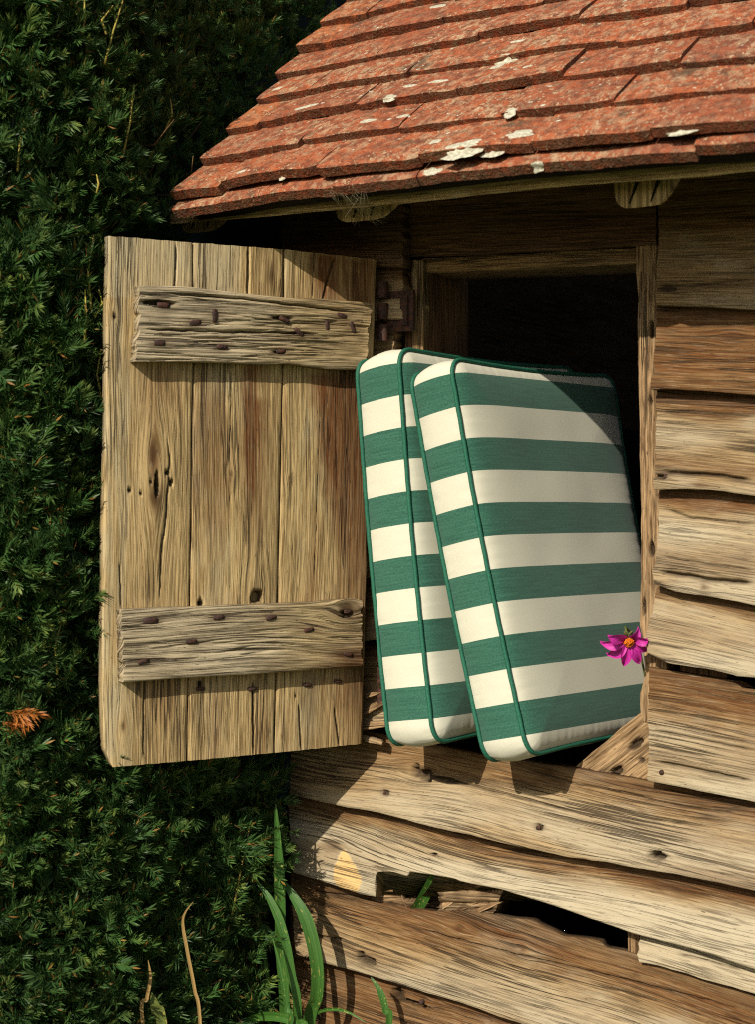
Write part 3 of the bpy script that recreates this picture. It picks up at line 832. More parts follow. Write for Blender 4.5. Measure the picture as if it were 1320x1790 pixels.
JP = {0: [385, 500, 607, 740, 875, 1040, 1200],
      1: [455, 600, 761, 940, 1139, 1352],
      2: [436, 574, 725, 889, 1072, 1277],
      3: [519, 662, 816, 985, 1178],
      4: [463, 597, 743, 900, 1072, 1294],
      5: [560, 698, 847, 1005, 1180],
      6: [590, 640, 800, 952, 1120, 1300]}
RY = {0: 300, 1: 280, 2: 230, 3: 180, 4: 132, 5: 88, 6: 42}
NROW = int(SLOPE_LEN / GA) + 1
for k in range(NROW):
    if k == 0: t0, L, l0, l1 = -0.012, 0.10, 0.010, 0.004
    else: t0, L, l0, l1 = (k - 1) * GA + 0.006, min(0.175, SLOPE_LEN - ((k - 1) * GA) - 0.002), 0.031, 0.006
    if L < 0.05: break
    js = [roof_px(x, RY[k])[0] for x in JP[k]] if k in JP else [X0R + 0.165 * (j + (0.5 if k % 2 else 1.0)) + random.uniform(-.006, .006) for j in range(2)]
    while js[-1] < X1R - 0.1: js.append(js[-1] + 0.165 + random.uniform(-.005, .005))
    while js[0] > X0R + 0.19: js.insert(0, js[0] - 0.165)
    js = [X0R + random.uniform(-.004, .004)] + [j for j in js if X0R + 0.04 < j < X1R - 0.03] + [X1R]
    for a, b in zip(js[:-1], js[1:]):
        jt = random.uniform(-0.006, 0.006) if k else 0.0
        gp_ = 0.0004 if k else 0.0001
        V, f = tile_mesh(a + gp_, b - gp_, t0 + jt, L - abs(jt) * 1.5, l0 + random.uniform(-.002, .0045), l1, random.randint(1, 900), random.uniform(-0.03, 0.03))
        o = mesh("roof_tile", V, f, M['tile'], roof, smooth=True)
        autosmooth(o, 42)
# ridge tiles out of frame
for j in range(int((X1R - X0R) / 0.3)):
    xa = X0R + j * 0.3; an = np.linspace(-1.1, 1.1, 9)
    apex = rp(xa, SLOPE_LEN, 0.0)
    pts = []
    for x in (xa + .003, xa + .297):
        for r_ in (0.10, 0.087):
            for a in an: pts.append((x, DEEP / 2 + r_ * math.sin(a), apex[2] - 0.055 + r_ * math.cos(a)))
    f = []
    for i in range(8):
        f += [[i, i + 1, 18 + i + 1, 18 + i], [9 + i + 1, 9 + i, 27 + i, 27 + i + 1], [i + 1, i, 9 + i, 9 + i + 1], [18 + i, 19 + i, 28 + i, 27 + i]]
    f += [[0, 18, 27, 9], [8, 17, 35, 26]]
    mesh("ridge_tile", pts, f, M['tile'], roof)

# eave board and rafter feet
fa = [(296, 372), (450, 352), (600, 334), (745, 318), (880, 304), (1000, 293), (1100, 283), (1200, 275), (1320, 268)]
fb = [(296, 392), (450, 380), (600, 366), (745, 352), (880, 337), (1000, 325), (1100, 318), (1200, 311), (1320, 300)]
board("eave_board", [W(x, y, -OV + 0.04) for x, y in ext(fb)], [W(x, y - 12, -OV + 0.048) for x, y in ext(fa)], M['door'], shed, unit([0, -1, -0.25]), 0, step=(0.006, 0.002), thick=0.022, seed=171)
board("soffit_board", [rp(x, 0.05, -0.035) for x in np.linspace(X0R + .02, X1R, 8)], [rp(x, 0.27, -0.035) for x in np.linspace(X0R + .02, X1R, 8)], M['dark'], shed, -TN, 0, step=(0.02, 0.01), thick=0.002, seed=172)
def rafter(pxa, pxb, pytop, pybot, yf, seed):
    xa, xb = W(pxa, pytop, yf)[0], W(pxb, pytop, yf)[0]
    zb = W(pxa, pybot, yf)[2]; zt = zb + 0.075
    nsec = 22; rings = []
    an = np.linspace(0, 2 * np.pi, nsec, endpoint=False)
    cx, cz = (xa + xb) / 2, (zb + zt) / 2; hx, hz = (xb - xa) / 2, (zt - zb) / 2
    ex = 4.5
    c, s = np.cos(an), np.sin(an)
    sx = np.sign(c) * np.abs(c)**(2 / ex) * hx * (1 - 0.10 * (s < 0) * np.abs(s)); sz = np.sign(s) * np.abs(s)**(2 / ex) * hz
    L = 0.42
    for i, q in enumerate([0, 0.004, 0.012, 0.05, 0.10, 0.2, 0.3, L]):
        k_ = 0.90 if i == 0 else (0.97 if i == 1 else 1.0)
        nz = 1 + 0.03 * fbm(an * 2, an * 0 + q * 10 + seed, 2)
        rings.append(np.stack([cx + sx * k_ * nz, np.full(nsec, yf + q), cz + sz * k_ * nz + q * math.tan(PITCH) * 0.9], 1))
    V = np.concatenate(rings + [np.array([[cx, yf - 0.001, cz]])])
    f = []
    for i in range(len(rings) - 1):
        for j in range(nsec):
            l = (j + 1) % nsec
            f.append([i * nsec + j, i * nsec + l, (i + 1) * nsec + l, (i + 1) * nsec + j])
    for j in range(nsec): f.append([(j + 1) % nsec, j, len(V) - 1])
    uv = np.stack([V[:, 1] * 1.0 + V[:, 2] * .3 + seed, V[:, 0]], 1)
    colr = np.zeros((len(V), 3)); 
    o = mesh("rafter_foot", V, f, M['door'], shed, uv, colr); autosmooth(o, 45)
    # the end-grain checks
    for k, dx in enumerate((-0.012, 0.017)):
        p = [np.array([cx + dx, yf - 0.0022, cz + hz * 0.95]), np.array([cx + dx + 0.006, yf - 0.0022, cz - hz * 0.1]), np.array([cx + dx - 0.004, yf - 0.0022, cz - hz * 0.75])]
        n1 = [q_ + [-0.0045 + 0.002 * i_, 0, 0] for i_, q_ in enumerate(p)]; n2 = [q_ + [0.0045 - 0.002 * i_, 0, 0] for i_, q_ in enumerate(p)]
        vv = np.array(n1 + n2 + [a + [0, 0.002, 0] for a in n1 + n2])
        mesh("crack", vv, [[0, 3, 4, 1], [1, 4, 5, 2], [0, 1, 7, 6], [1, 2, 8, 7], [3, 9, 10, 4], [4, 10, 11, 5], [2, 5, 11, 8], [0, 6, 9, 3]], M['core'], o)
    return o
rafter(580, 690, 340, 397, -0.185, 1)
rafter(1070, 1176, 322, 373, -0.185, 2)
for px in (1560, 1900): rafter(px, px + 115, 300, 345 , -0.185, px % 7)
rafter(310, 390, 380, 415, -0.18, 5)

# lichen patches on the tiles
LP = [(808, 263, 32, 12, 1), (862, 265, 22, 8, 2), (912, 234, 22, 11, 3), (828, 247, 16, 5, 4), (757, 300, 17, 7, 5), (941, 291, 11, 8, 6), (884, 104, 19, 8, 7), (870, 116, 12, 6, 17),
      (532, 187, 28, 5, 8), (643, 211, 17, 5, 9), (681, 170, 14, 6, 10), (716, 150, 15, 4, 11), (891, 196, 11, 8, 12), (421, 300, 11, 4, 13), (768, 142, 20, 4, 14),
      (705, 203, 13, 4, 15), (492, 309, 7, 4, 16), (765, 11, 16, 6, 18), (905, 72, 15, 4, 19), (760, 248, 14, 5, 20), (924, 116, 9, 3, 21), (484, 155, 12, 4, 22), (1190, 228, 22, 5, 23)]
bpy.context.view_layer.update()
_dg = bpy.context.evaluated_depsgraph_get()
def drape(q, nn, ref=None, h=0.0004):
    ok, loc, _, _, _, _ = sc.ray_cast(_dg, Vector(q + nn * 0.05), Vector(-nn))
    if not ok: return q if ref is None else None
    loc = np.array(loc)
    if ref is not None and abs((loc - ref) @ nn) > 0.005:
        loc = q + nn * ((ref - q) @ nn - 0.002)
    return loc + nn * h
spk_ = []
for k in range(150):
    x_ = random.uniform(X0R + 0.03, X0R + 1.25); t_ = random.uniform(0.01, 0.62)
    p = drape(rp(x_, t_, 0.02), TN)
    r_ = random.uniform(0.0012, 0.0042); nA = 8
    ring = [drape(p + np.array([1.0, 0, 0]) * r_ * 1.3 * random.uniform(.6, 1.2) * math.cos(a) + TD * r_ * random.uniform(.6, 1.2) * math.sin(a), TN, p, -0.0002) for a in np.linspace(0, 2 * np.pi, nA, endpoint=False)]
    spk_.append((np.array([p + TN * 0.0003] + ring), [[0, 1 + i, 1 + (i + 1) % nA] for i in range(nA)]))
V, f = merge(spk_)
tag(mesh("lichen_specks", V, f, M['lichen'], roof), kind='stuff')
for (px, py, rx, ry, s_) in LP:
    hh = 0.026
    onfront = s_ in (5, 6)
    cx_, ct_ = roof_px(px, py, 0.02)
    tt = ct_ % GA if ct_ > 0 else 0
    kk = (ct_ - 0.006) / GA
    frac = kk - math.floor(kk)
    hh = 0.031 - (0.025 / 0.175) * GA * frac + 0.0012
    if onfront:
        p = W(px, py, -OV - 0.012 + 0.002)
        ax1, ax2, nn = np.array([1.0, 0, 0]), np.array([0, 0, 1.0]), np.array([0, -1.0, 0]); sc2 = ry / 1180
    else:
        cx_, ct_ = roof_px(px, py, hh)
        lo_t = math.floor((ct_ - 0.006) / GA) * GA + 0.006
        ct_ = max(ct_, lo_t + 0.010 + ry / 720)
        p = rp(cx_, ct_, hh); ax1, ax2, nn = np.array([1.0, 0, 0]), TD, TN; sc2 = ry / 720
    a = rx / 1150
    nA = 22; an = np.linspace(0, 2 * np.pi, nA, endpoint=False)
    rn = 1 + 0.55 * fbm(np.cos(an) * 1.3 + s_ * 5, np.sin(an) * 1.3 + s_, 3)
    ok_, lc_, _, _, _, _ = sc.ray_cast(_dg, Vector(CAMP), Vector(ray(px, py)).normalized())
    if ok_: p = np.array(lc_)
    V = [p + nn * 0.0008]
    rings = [(0.3, 0.0009), (0.55, 0.0009), (0.8, 0.0007), (1.0, -0.0005)]
    for rr, h in rings:
        for i, g in enumerate(an):
            q = drape(p + ax1 * a * rr * rn[i] * math.cos(g) + ax2 * sc2 * rr * rn[i] * math.sin(g), nn, p, h * 0.8)
            V.append(q)
    f = [[0, 1 + i, 1 + (i + 1) % nA] for i in range(nA)]
    for r_ in range(3):
        for i in range(nA):
            j = (i + 1) % nA
            f.append([1 + r_ * nA + i, 1 + (r_ + 1) * nA + i, 1 + (r_ + 1) * nA + j, 1 + r_ * nA + j])
    mesh("lichen_patch", V, f, M['lichen'], roof)

# ------------------------------------------------------------------ shutter
shut = empty("shutter", shed)
dLT, dLB = CD(185, 412, 2.23), CD(176, 1340, 2.23)
dRT, dRB = CD(658, 455, 2.443), CD(633, 1302, 2.443)
DC = (dLT + dLB + dRT + dRB) / 4
DN = unit(np.cross((dRT + dRB) - (dLT + dLB), (dLT + dRT) - (dLB + dRB)))
if DN @ F > 0: DN = -DN
def D(px, py, off=0.0): return hit(px, py, DC + DN * off, DN)
def dl(pts, off=0.0): return [D(a, b, off) for a, b in pts]
def pxd(P):   # back to px for stain placement
    v = P - CAMP
    d = v @ F
    return CX + FPX * (v @ RT) / d, CY - FPX * v[..., 2] / d

def streak(X, Y, x, y0, y1, w0, w1, s=0.0, nz=5):
    t = np.clip((Y - y0) / (y1 - y0), 0, 1)
    xx = x + nz * fbm(Y * 0.012, Y * 0 + s, 3) * 2
    w = w0 + (w1 - w0) * t
    env = sstep(y0 - 12, y0 + 6, Y) * (1 - sstep(0.35, 1.0, t))
    rag = 1 + 0.5 * fbm(X * 0.15, Y * 0.008, 2, s)
    return np.exp(-((X - xx) / (w * rag))**2) * env

def dstain(u, v, P):
    X, Y = pxd(P)
    br = np.zeros_like(X); dk = np.zeros_like(X); pale = np.zeros_like(X)
    # rust and tannin runs below the nails
    br += 0.95 * streak(X, Y, 437, 640, 1000, 20, 10, 1.0)
    br += 0.45 * streak(X, Y, 455, 700, 1060, 26, 14, 6.0)
    br += 0.45 * streak(X, Y, 262, 640, 800, 30, 12, 2.0) + 0.35 * streak(X, Y, 300, 640, 760, 26, 10, 2.6)
    # the wide dark run on the hinge side
    edge_ = 515 + (Y - 640) * 0.16 + 14 * fbm(X * 0.02, Y * 0.012, 3, 4)
    big = sstep(edge_, edge_ + 40, X) * sstep(640, 660, Y) * (1 - 0.55 * sstep(980, 1150, Y))
    br += 1.0 * big * (1 - 0.3 * sstep(800, 1050, Y))
    e2 = 560 + (Y - 640) * 0.08 + 12 * fbm(X * 0.03, Y * 0.01, 3, 7)
    dk += 0.36 * sstep(e2, e2 + 70, X) * sstep(640, 700, Y) * (1 - 0.6 * sstep(950, 1100, Y))
    # top: rust by the upper right
    br += 0.85 * streak(X, Y, 570, 448, 560, 24, 14, 3.0) + 0.7 * streak(X, Y, 632, 455, 640, 26, 18, 5.0)
    br += 0.3 * sstep(500, 560, X) * (Y < 530)
    # grey weathered streaks
    gy = np.exp(-((X - 470) / 26)**2) * (Y < 560) + 0.5 * np.exp(-((X - 472) / 22)**2) * sstep(700, 800, Y)
    dk += 0.30 * gy
    dk += 0.16 * sstep(0.1, 0.5, fbm(X * 0.02, Y * 0.004, 3, 9))
    pale += 0.55 * sstep(250, 190, X) if False else 0.5 * (1 - sstep(195, 260, X)) * sstep(-0.2, 0.3, fbm(X * 0.05, Y * 0.006, 2, 3))
    pale += 0.45 * (Y < 520) * (X < 420)
    # bottom
    br += 0.55 * streak(X, Y, 285, 1188, 1290, 34, 20, 8.0) + 0.4 * streak(X, Y, 610, 1165, 1300, 34, 26, 8.5)
    dk += 0.55 * streak(X, Y, 350, 1190, 1285, 10, 6, 11.0) + 0.5 * streak(X, Y, 441, 1190, 1270, 9, 5, 12.0) + 0.45 * streak(X, Y, 543, 1180, 1290, 18, 9, 13.0)
    br += 0.35 * sstep(500, 620, X) * sstep(1160, 1200, Y)
    dk += 0.4 * streak(X, Y, 620, 1160, 1300, 18, 10, 14.0)
    # knot hole surroundings on the left board
    br += 0.5 * np.exp(-((X - 268) / 12)**2 - ((Y - 800) / 34)**2)
    dk += 0.5 * np.exp(-((X - 286) / 10)**2 - ((Y - 885) / 42)**2)
    return br, dk, pale
LE = [(189, 412), (186, 560), (185, 760), (181, 930), (179, 1100), (179, 1230), (182, 1310), (197, 1341)]
S1 = [(338, 424), (338, 640), (335, 840), (332, 1060), (329, 1200), (327, 1330)]
S2 = [(497, 436), (495, 640), (490, 850), (486, 1050), (483, 1180), (480, 1316)]
RE = [(659, 454), (655, 560), (651, 700), (644, 900), (640, 1060), (636, 1200), (633, 1300)]
def off(pts, d): return [(x + d, y) for x, y in pts]
dh = lambda x, y, ru, rv, dep: (D(x, y), ru, rv, dep)
kw = dict(endr=0.0005, step=(0.004, 0.0014), thick=0.013, relief=0.0004, groove=0.0004, warp=0.006, stain=dstain)
boards3 = [
    (LE, off(S1, -1.2), 201, dict(knots=[dh(268, 800, 0.028, 0.010, 1.0), dh(199, 552, 0.006, 0.004, 1.0), dh(215, 1270, 0.008, 0.005, 1.0), dh(270, 870, 0.03, 0.012, 0.7)],
        holes=[dh(273, 846, 0.017, 0.0035, 0.02), dh(291, 826, 0.0035, 0.0035, 0.01), dh(299, 843, 0.005, 0.003, 0.012), dh(226, 857, 0.0035, 0.003, 0.008), dh(262, 843, 0.0025, 0.002, 0.006), dh(245, 862, 0.002, 0.002, 0.006), dh(200, 554, 0.003, 0.0022, 0.004)],
        cracks=[([D(308, 425), D(307, 470), D(304, 520)], 0.0010, 0.006), ([D(291, 760), D(296, 800), D(290, 900), D(282, 960), D(278, 1060)], 0.0010, 0.005), ([D(209, 980), D(211, 1065)], 0.0008, 0.004), ([D(252, 1190), D(250, 1330)], 0.0008, 0.004)])),
    (off(S1, 1.2), off(S2, -1.2), 202, dict(knots=[dh(448, 1040, 0.014, 0.009, 1.0), dh(403, 828, 0.004, 0.003, 1.0), dh(475, 480, 0.02, 0.008, 0.7)],
        holes=[dh(449, 1043, 0.009, 0.0095, 0.018), dh(350, 1055, 0.005, 0.0045, 0.012), dh(350, 1196, 0.004, 0.004, 0.01)],
        cracks=[([D(434, 430), D(434, 480), D(432, 520)], 0.0012, 0.01), ([D(442, 1190), D(443, 1322)], 0.0012, 0.008), ([D(404, 640), D(400, 900)], 0.0005, 0.002)])),
    (off(S2, 1.2), RE, 203, dict(knots=[dh(506, 836, 0.003, 0.003, 1.0), dh(492, 1288, 0.004, 0.003, 0.6)],
        holes=[dh(516, 1216, 0.0015, 0.0015, 0.004)],
        cracks=[([D(586, 447), D(570, 500), D(560, 540)], 0.0009, 0.005), ([D(522, 1230), D(527, 1313)], 0.0010, 0.006), ([D(584, 1235), D(594, 1307)], 0.0009, 0.005), ([D(550, 445), D(545, 525)], 0.0006, 0.003), ([D(560, 700), D(548, 1040)], 0.0005, 0.002)])),
]
for A, B, sd, k in boards3:
    board("board", dl(A), dl(B), M['door'], shut, DN, 2, seed=sd, **kw, **k)

BT = 0.020
def bstain(cx1, d=0.0):
    def f(u, v, P):
        X, Y = pxd(P)
        br = 0.25 * sstep(540, 640, X); dk = 0.35 * sstep(0.0, 0.5, fbm(X * 0.012, Y * 0.05, 3, 5 + d)); pale = 0.55 * (1 - sstep(380, 560, X))
        br = br + 0.85 * np.exp(-((X - 630) / 60)**2 - ((Y - 1160) / 22)**2)
        for nx, ny in (NT1 + NT2):
            e = np.exp(-((X - nx) / 20)**2 - ((Y - ny) / 8)**2); br = br + 0.5 * e; dk = dk + 0.35 * e
        dk = dk + 0.5 * np.exp(-((X - 570) / 50)**2 - ((Y - 598) / 12)**2)
        return br, dk, pale
    return f
c2 = lambda x, y: (160 + x * 0.409, 380 + y * 0.409)
c3 = lambda x, y: (160 + x * 0.409, 880 + y * 0.409)
NA1 = [((305, 375), 0, 1.0), ((525, 420), 90, 1.0), ((440, 450), -10, 0.95), ((822, 437), 25, 0.9), ((884, 490), 35, 0.9), ((1005, 460), 88, 0.8), ((1068, 420), 12, 0.9), ((1115, 470), 70, 0.9), ((288, 537), 0, 0.95), ((555, 553), 2, 0.85), ((808, 572), -5, 0.75)]
NA2 = [((250, 500), 3, 1.15), ((542, 487), -3, 0.9), ((765, 488), -6, 0.9), ((1095, 462), 0, 0.7), ((927, 540), -8, 0.85), ((425, 590), 2, 0.85), ((220, 675), -14, 0.85), ((1095, 645), 12, 0.8)]
NA3 = [((465, 792), 0, 0.7), ((685, 792), 0, 0.75), ((920, 775), 8, 0.75), ((1050, 760), 5, 0.7)]
NT1 = [c2(*p[0]) for p in NA1]; NT2 = [c3(*p[0]) for p in NA2]
bk = dict(step=(0.0032, 0.00095), thick=BT - 0.0005)
t1 = [(243, 499), (350, 504), (500, 519), (585, 524), (652, 531)]; t1b = [(236, 632), (350, 633), (500, 636), (575, 644), (640, 646)]
board("batten", dl(t1b, BT), dl(t1, BT), M['batten'], shut, DN, 0, seed=211, relief=0.0010, groove=0.0036, gfreq=125, edge=0.003, warp=0.008, stain=bstain(0),
      end0=[(0, 0.0), (0.5, 0.001), (1, 0)], holes=[(D(278, 529, BT), 0.022, 0.004, 0.010), (D(493, 556, BT), 0.016, 0.003, 0.006), (D(486, 616, BT), 0.008, 0.0022, 0.006)],
      cracks=[([D(245, 575, BT), D(400, 580, BT), D(560, 583, BT)], 0.0012, 0.006), ([D(280, 512, BT), D(420, 522, BT), D(640, 548, BT)], 0.0012, 0.006)], **bk)
t2 = [(212, 1066), (300, 1062), (450, 1057), (560, 1052), (600, 1048), (622, 1047), (632, 1050)]; t2b = [(216, 1193), (300, 1187), (450, 1178), (560, 1170), (633, 1165)]
board("batten", dl(t2b, BT), dl(t2, BT), M['batten'], shut, DN, 0, seed=222, relief=0.0008, groove=0.0030, gfreq=95, edge=0.0015, warp=0.012, stain=bstain(0, 3.0),
      knots=[(D(608, 1062, BT), 0.014, 0.012, 1.2)], holes=[(D(606, 1074, BT), 0.008, 0.006, 0.006)], **bk)

def nail(px, py, ang, s, off_, parent, plane='D'):
    """flattened, clenched iron nail end lying in the wood"""
    if plane == 'D': c = D(px, py, off_ + 0.0008); n = DN
    ux = unit(RT - n * (RT @ n)); uy = unit(UP - n * (UP @ n))
    a = R(-ang); X = ux * math.cos(a) + uy * math.sin(a); Y = np.cross(n, X)
    L, w_, h_ = 0.0095 * s, 0.0036 * s, 0.0022
    xs_ = [-1, -0.8, -0.2, 0.45, 0.85, 1.0]; ws = [0.7, 1.0, 1.05, 0.95, 0.9, 0.6]; hs = [0.2, 0.8, 1.1, 1.0, 0.8, 0.3]
    V = []; r2 = random.Random(int(px * 7 + py))
    for x_, ww, hh in zip(xs_, ws, hs):
        for (q, hz) in ((-1, -1.5), (-1, 0.5), (-0.6, 1), (0.6, 1), (1, 0.5), (1, -1.5)):
            V.append(c + X * (x_ * L + r2.uniform(-.0004, .0004)) + Y * (q * ww * w_ + r2.uniform(-.0003, .0003)) + n * (hz * hh * h_))
    f = []
    for i in range(5):
        for j in range(5): f.append([i * 6 + j, i * 6 + j + 1, (i + 1) * 6 + j + 1, (i + 1) * 6 + j])
    f += [[0, 1, 2, 3, 4, 5][::-1], [30 + j for j in range(6)]]
    o = mesh("nail", V, f, M['rust'], parent); autosmooth(o, 50)
    return o
for p, a, s_ in NA1: nail(*c2(*p), a, s_, BT - 0.0015, shut)
for p, a, s_ in NA2: nail(*c3(*p), a, s_, BT - 0.001, shut)
for p, a, s_ in NA3: nail(*c3(*p), a, s_, 0.0, shut)

def nailhead(px, py, y, r=0.0036):
    c = W(px, py, y); V = [c + NW * 0.0022]; n = 9
    for rr, h in ((0.6, 0.002), (1.0, 0.0006), (0.9, -0.006)):
        for i in range(n):
            a = 2 * math.pi * i / n
            q = rr * r * random.uniform(0.9, 1.1)
            V.append(c + np.array([math.cos(a) * q, 0, math.sin(a) * q]) + NW * h)
    f = [[0, 1 + i, 1 + (i + 1) % n] for i in range(n)]
    for r_ in range(2):
        for i in range(n):
            j = (i + 1) % n; f.append([1 + r_ * n + i, 1 + (r_ + 1) * n + i, 1 + (r_ + 1) * n + j, 1 + r_ * n + j])
    o = mesh("nail", V, f, M['rust'], shed); autosmooth(o, 50)
for p in [(672, 1387, -0.026), (942, 1448, -0.028), (1165, 834, -0.026), (1169, 1019, -0.025), (1157, 1350, -0.033), (737, 1752, -0.02)]:
    nailhead(*p)

# hinges between shutter and frame
def hinge(pyc, s=1.0):
    h = empty("hinge", shed)
    base = D(664, pyc)
    c = W(672, pyc, -0.030)
    for k, dz in enumerate((0.032, 0.0, -0.032)):
        V, f = tube([c + [0, -0.004, dz + 0.012], c + [0, -0.004, dz - 0.012]], 0.0085, 12)
        o = mesh("hinge_knuckle", V, f, M['rust'], h); autosmooth(o)
    V, f = boxm(c + np.array([0.024, 0.008, 0.0]), (0.024, 0, 0), (0, 0.003, 0), (0, 0, 0.03))
    mesh("hinge_leaf", V, f, M['rust'], h, smooth=False)
    V, f = boxm(c + np.array([0.034, 0.004, 0.0]), (0.006, 0, 0), (0, 0.004, 0), (0, 0, 0.022))
    mesh("hinge_pin", V, f, M['rust'], h, smooth=False)
hinge(545); hinge(1180)

# cobweb strands hanging from the eave over the left rafter foot
wp = []
for k in range(60):
    a = W(random.uniform(572, 640), random.uniform(315, 345), -OV - 0.012 + random.uniform(0, .01)); b = W(random.uniform(590, 680), random.uniform(360, 396), -0.188)
    m_ = (a + b) / 2 + np.array([random.uniform(-.01, .01), random.uniform(-.005, .005), random.uniform(-.012, 0.004)])
    wp.append(tube([a, m_, b], 0.00011, 3))
V, f = merge(wp)
tag(mesh("cobweb", V, f, M['web']), "pale dusty cobweb hanging from the eave over the left rafter foot", "cobweb", kind='stuff')

# ------------------------------------------------------------------ cushions
def cushion(name, label, TL, BL, Wd, T, zshift, seed):
    """TL, BL: front-face piping corners in camera space (X, depth, Z)"""
    TLw, BLw = CW(*TL), CW(*BL)
    eh = TLw - BLw; H = np.linalg.norm(eh); eh = eh / H
    ewv = unit(RT * 0.66 + F * 0.75 + UP * zshift)
    en = unit(np.cross(ewv, eh))
    if en @ F > 0: en = -en
    r = 0.025
    def pos(w, h, n):
        """w,h in metres in the face (h up), n out of the face"""
        w = np.asarray(w, float); h = np.asarray(h, float)
        cw = np.clip(w, r, Wd - r); ch = np.clip(h, r, H - r)
        dx, dy = w - cw, h - ch
        mx = np.maximum(np.abs(dx), np.abs(dy)); ln = np.sqrt(dx * dx + dy * dy) + 1e-9
        k = np.where((np.abs(dx) > 1e-9) & (np.abs(dy) > 1e-9), mx / ln, 1.0)
        w2, h2 = cw + dx * k, ch + dy * k
        # sides draw in a little between the corners, the whole thing sags softly
        bow = 0.006
        w2 = w2 + bow * (1 - (2 * h / H - 1)**2) * (1 - 2 * w / Wd) * 1.0
        h2 = h2 - 0.006 * (1 - (2 * w / Wd - 1)**2) * (2 * h / H - 1)
        bend = 0.010 * np.sin(np.pi * h / H)            # slight lean-back bend
        return BLw + ewv * w2[..., None] + eh * h2[..., None] + en * (np.asarray(n, float) - bend + 0.0 * w)[..., None], w2, h2
    root = empty(name); tag(root, label, "cushion", "striped cushions leaning out of the window")
    def face(sign, nm, res, bulge):
        nw, nh = int(Wd / res[0]), int(H / res[1])
        w, h = np.meshgrid(np.linspace(0, Wd, nw + 1), np.linspace(0, H, nh + 1))
        ed = np.minimum(np.minimum(w, Wd - w), np.minimum(h, H - h))
        dome = bulge * (1 - np.exp(-ed / 0.035)) + 0.0055 * (1 - np.exp(-ed / 0.006))
        # seam puckers
        along = np.where(np.minimum(w, Wd - w) < np.minimum(h, H - h), h, w)
        puck = 1.7 * fbm(along * 75, along * 0 + seed, 2) * (0.3 + 1.5 * np.abs(fbm(along * 11, along * 0 + seed + 3, 2)))
        dome = dome + 0.0016 * puck * np.exp(-ed / 0.018) * (1 - np.exp(-ed / 0.003))
        dome = dome + (0.0028 * fbm(w * 6, h * 6, 2, seed)) * (1 - np.exp(-ed / 0.03))
        base = 0.0 if sign > 0 else -T
        P, w2, h2 = pos(w, h, base + sign * dome)
        idx = np.arange(P.shape[0] * P.shape[1]).reshape(P.shape[:2])
        q = np.stack([idx[:-1, :-1], idx[:-1, 1:], idx[1:, 1:], idx[1:, :-1]], -1).reshape(-1, 4)
        if sign < 0: q = q[:, ::-1]
        return P.reshape(-1, 3), q, np.stack([w2, H - h2], -1).reshape(-1, 2)
    P, q, uv = face(1, "a", (0.0034, 0.0028), 0.013)
    mesh("front_panel", P, np.ascontiguousarray(q), M['cloth'], root, uv)
    P, q, uv = face(-1, "b", (0.008, 0.008), 0.002)
    mesh("back_panel", P, np.ascontiguousarray(q), M['cloth'], root, uv)
    # boxing strip round the perimeter
    stp = 0.0026
    pts = []
    for a, b in (((0, 0), (Wd, 0)), ((Wd, 0), (Wd, H)), ((Wd, H), (0, H)), ((0, H), (0, 0))):
        n = int(math.hypot(b[0] - a[0], b[1] - a[1]) / stp)
        for i in range(n): pts.append((a[0] + (b[0] - a[0]) * i / n, a[1] + (b[1] - a[1]) * i / n))
    pts = np.array(pts); m = len(pts); nt2 = 16
    s = np.arange(m) * stp
    tt = np.linspace(0, 1, nt2 + 1)
    Wp = np.broadcast_to(pts[:, 0][:, None], (m, nt2 + 1)); Hp = np.broadcast_to(pts[:, 1][:, None], (m, nt2 + 1))
    Tn = np.broadcast_to(-T * tt[None, :], (m, nt2 + 1))
    P, w2, h2 = pos(Wp, Hp, Tn)
    Pc, _, _ = pos(pts[:, 0], pts[:, 1], np.zeros(m))
    tang = np.roll(Pc, -1, 0) - np.roll(Pc, 1, 0); tang /= np.linalg.norm(tang, axis=1)[:, None]
    out = np.cross(tang, en)
    cen, _, _ = pos(np.array([Wd / 2]), np.array([H / 2]), np.array([0.0]))
    sg = np.sign(np.sum(out * (Pc - cen), 1)); out = out * sg[:, None]
    ed = np.minimum(tt, 1 - tt)[None, :] * T
    pk = 1.8 * fbm(s * 75, s * 0 + seed + 5, 2)[:, None]
    bul = 0.0075 * (np.sin(np.pi * tt)**0.7)[None, :] + 0.0017 * pk * np.exp(-ed / 0.010) * (1 - np.exp(-ed / 0.003)) * (0.4 + np.abs(fbm(s * 7, s * 0 + 4, 2)))[:, None] * 1.6
    bul = bul + 0.0010 * fbm(s[:, None] * 14, tt[None, :] * 2, 3, seed)
    P = P + out[:, None, :] * bul[..., None]
    idx = np.arange(m * (nt2 + 1)).reshape(m, nt2 + 1); nx_ = np.roll(idx, -1, 0)
    q = np.stack([idx[:, :-1], nx_[:, :-1], nx_[:, 1:], idx[:, 1:]], -1).reshape(-1, 4)
    uvv = np.stack([w2 + 0.9 + Tn * 1.0, H - h2], -1).reshape(-1, 2)
    o = mesh("boxing_strip", P.reshape(-1, 3), q, M['cloth'], root, uvv)
    for nn in (0.0, -T):
        Pp, _, _ = pos(pts[::3, 0], pts[::3, 1], np.full(len(pts[::3]), nn + (0.001 if nn == 0 else -0.001)))
        Pp = Pp + out[::3] * 0.0022
        V, f = tube(Pp + en * (0.0002 * np.sin(np.arange(len(Pp)) * 1.3)[:, None]), 0.0031, 8, closed=True)
        mesh("piping", V, f, M['piping'], root)
    return root
def cs(px, py, d): return ((px - CX) / FPX * d, d, (CY - py) / FPX * d)
cushion("seat_cushion", "green and cream striped cushion in front, its whole broad face showing", cs(787, 628, 2.275), cs(924, 1320, 2.215), 0.405, 0.072, 0.0, 3)
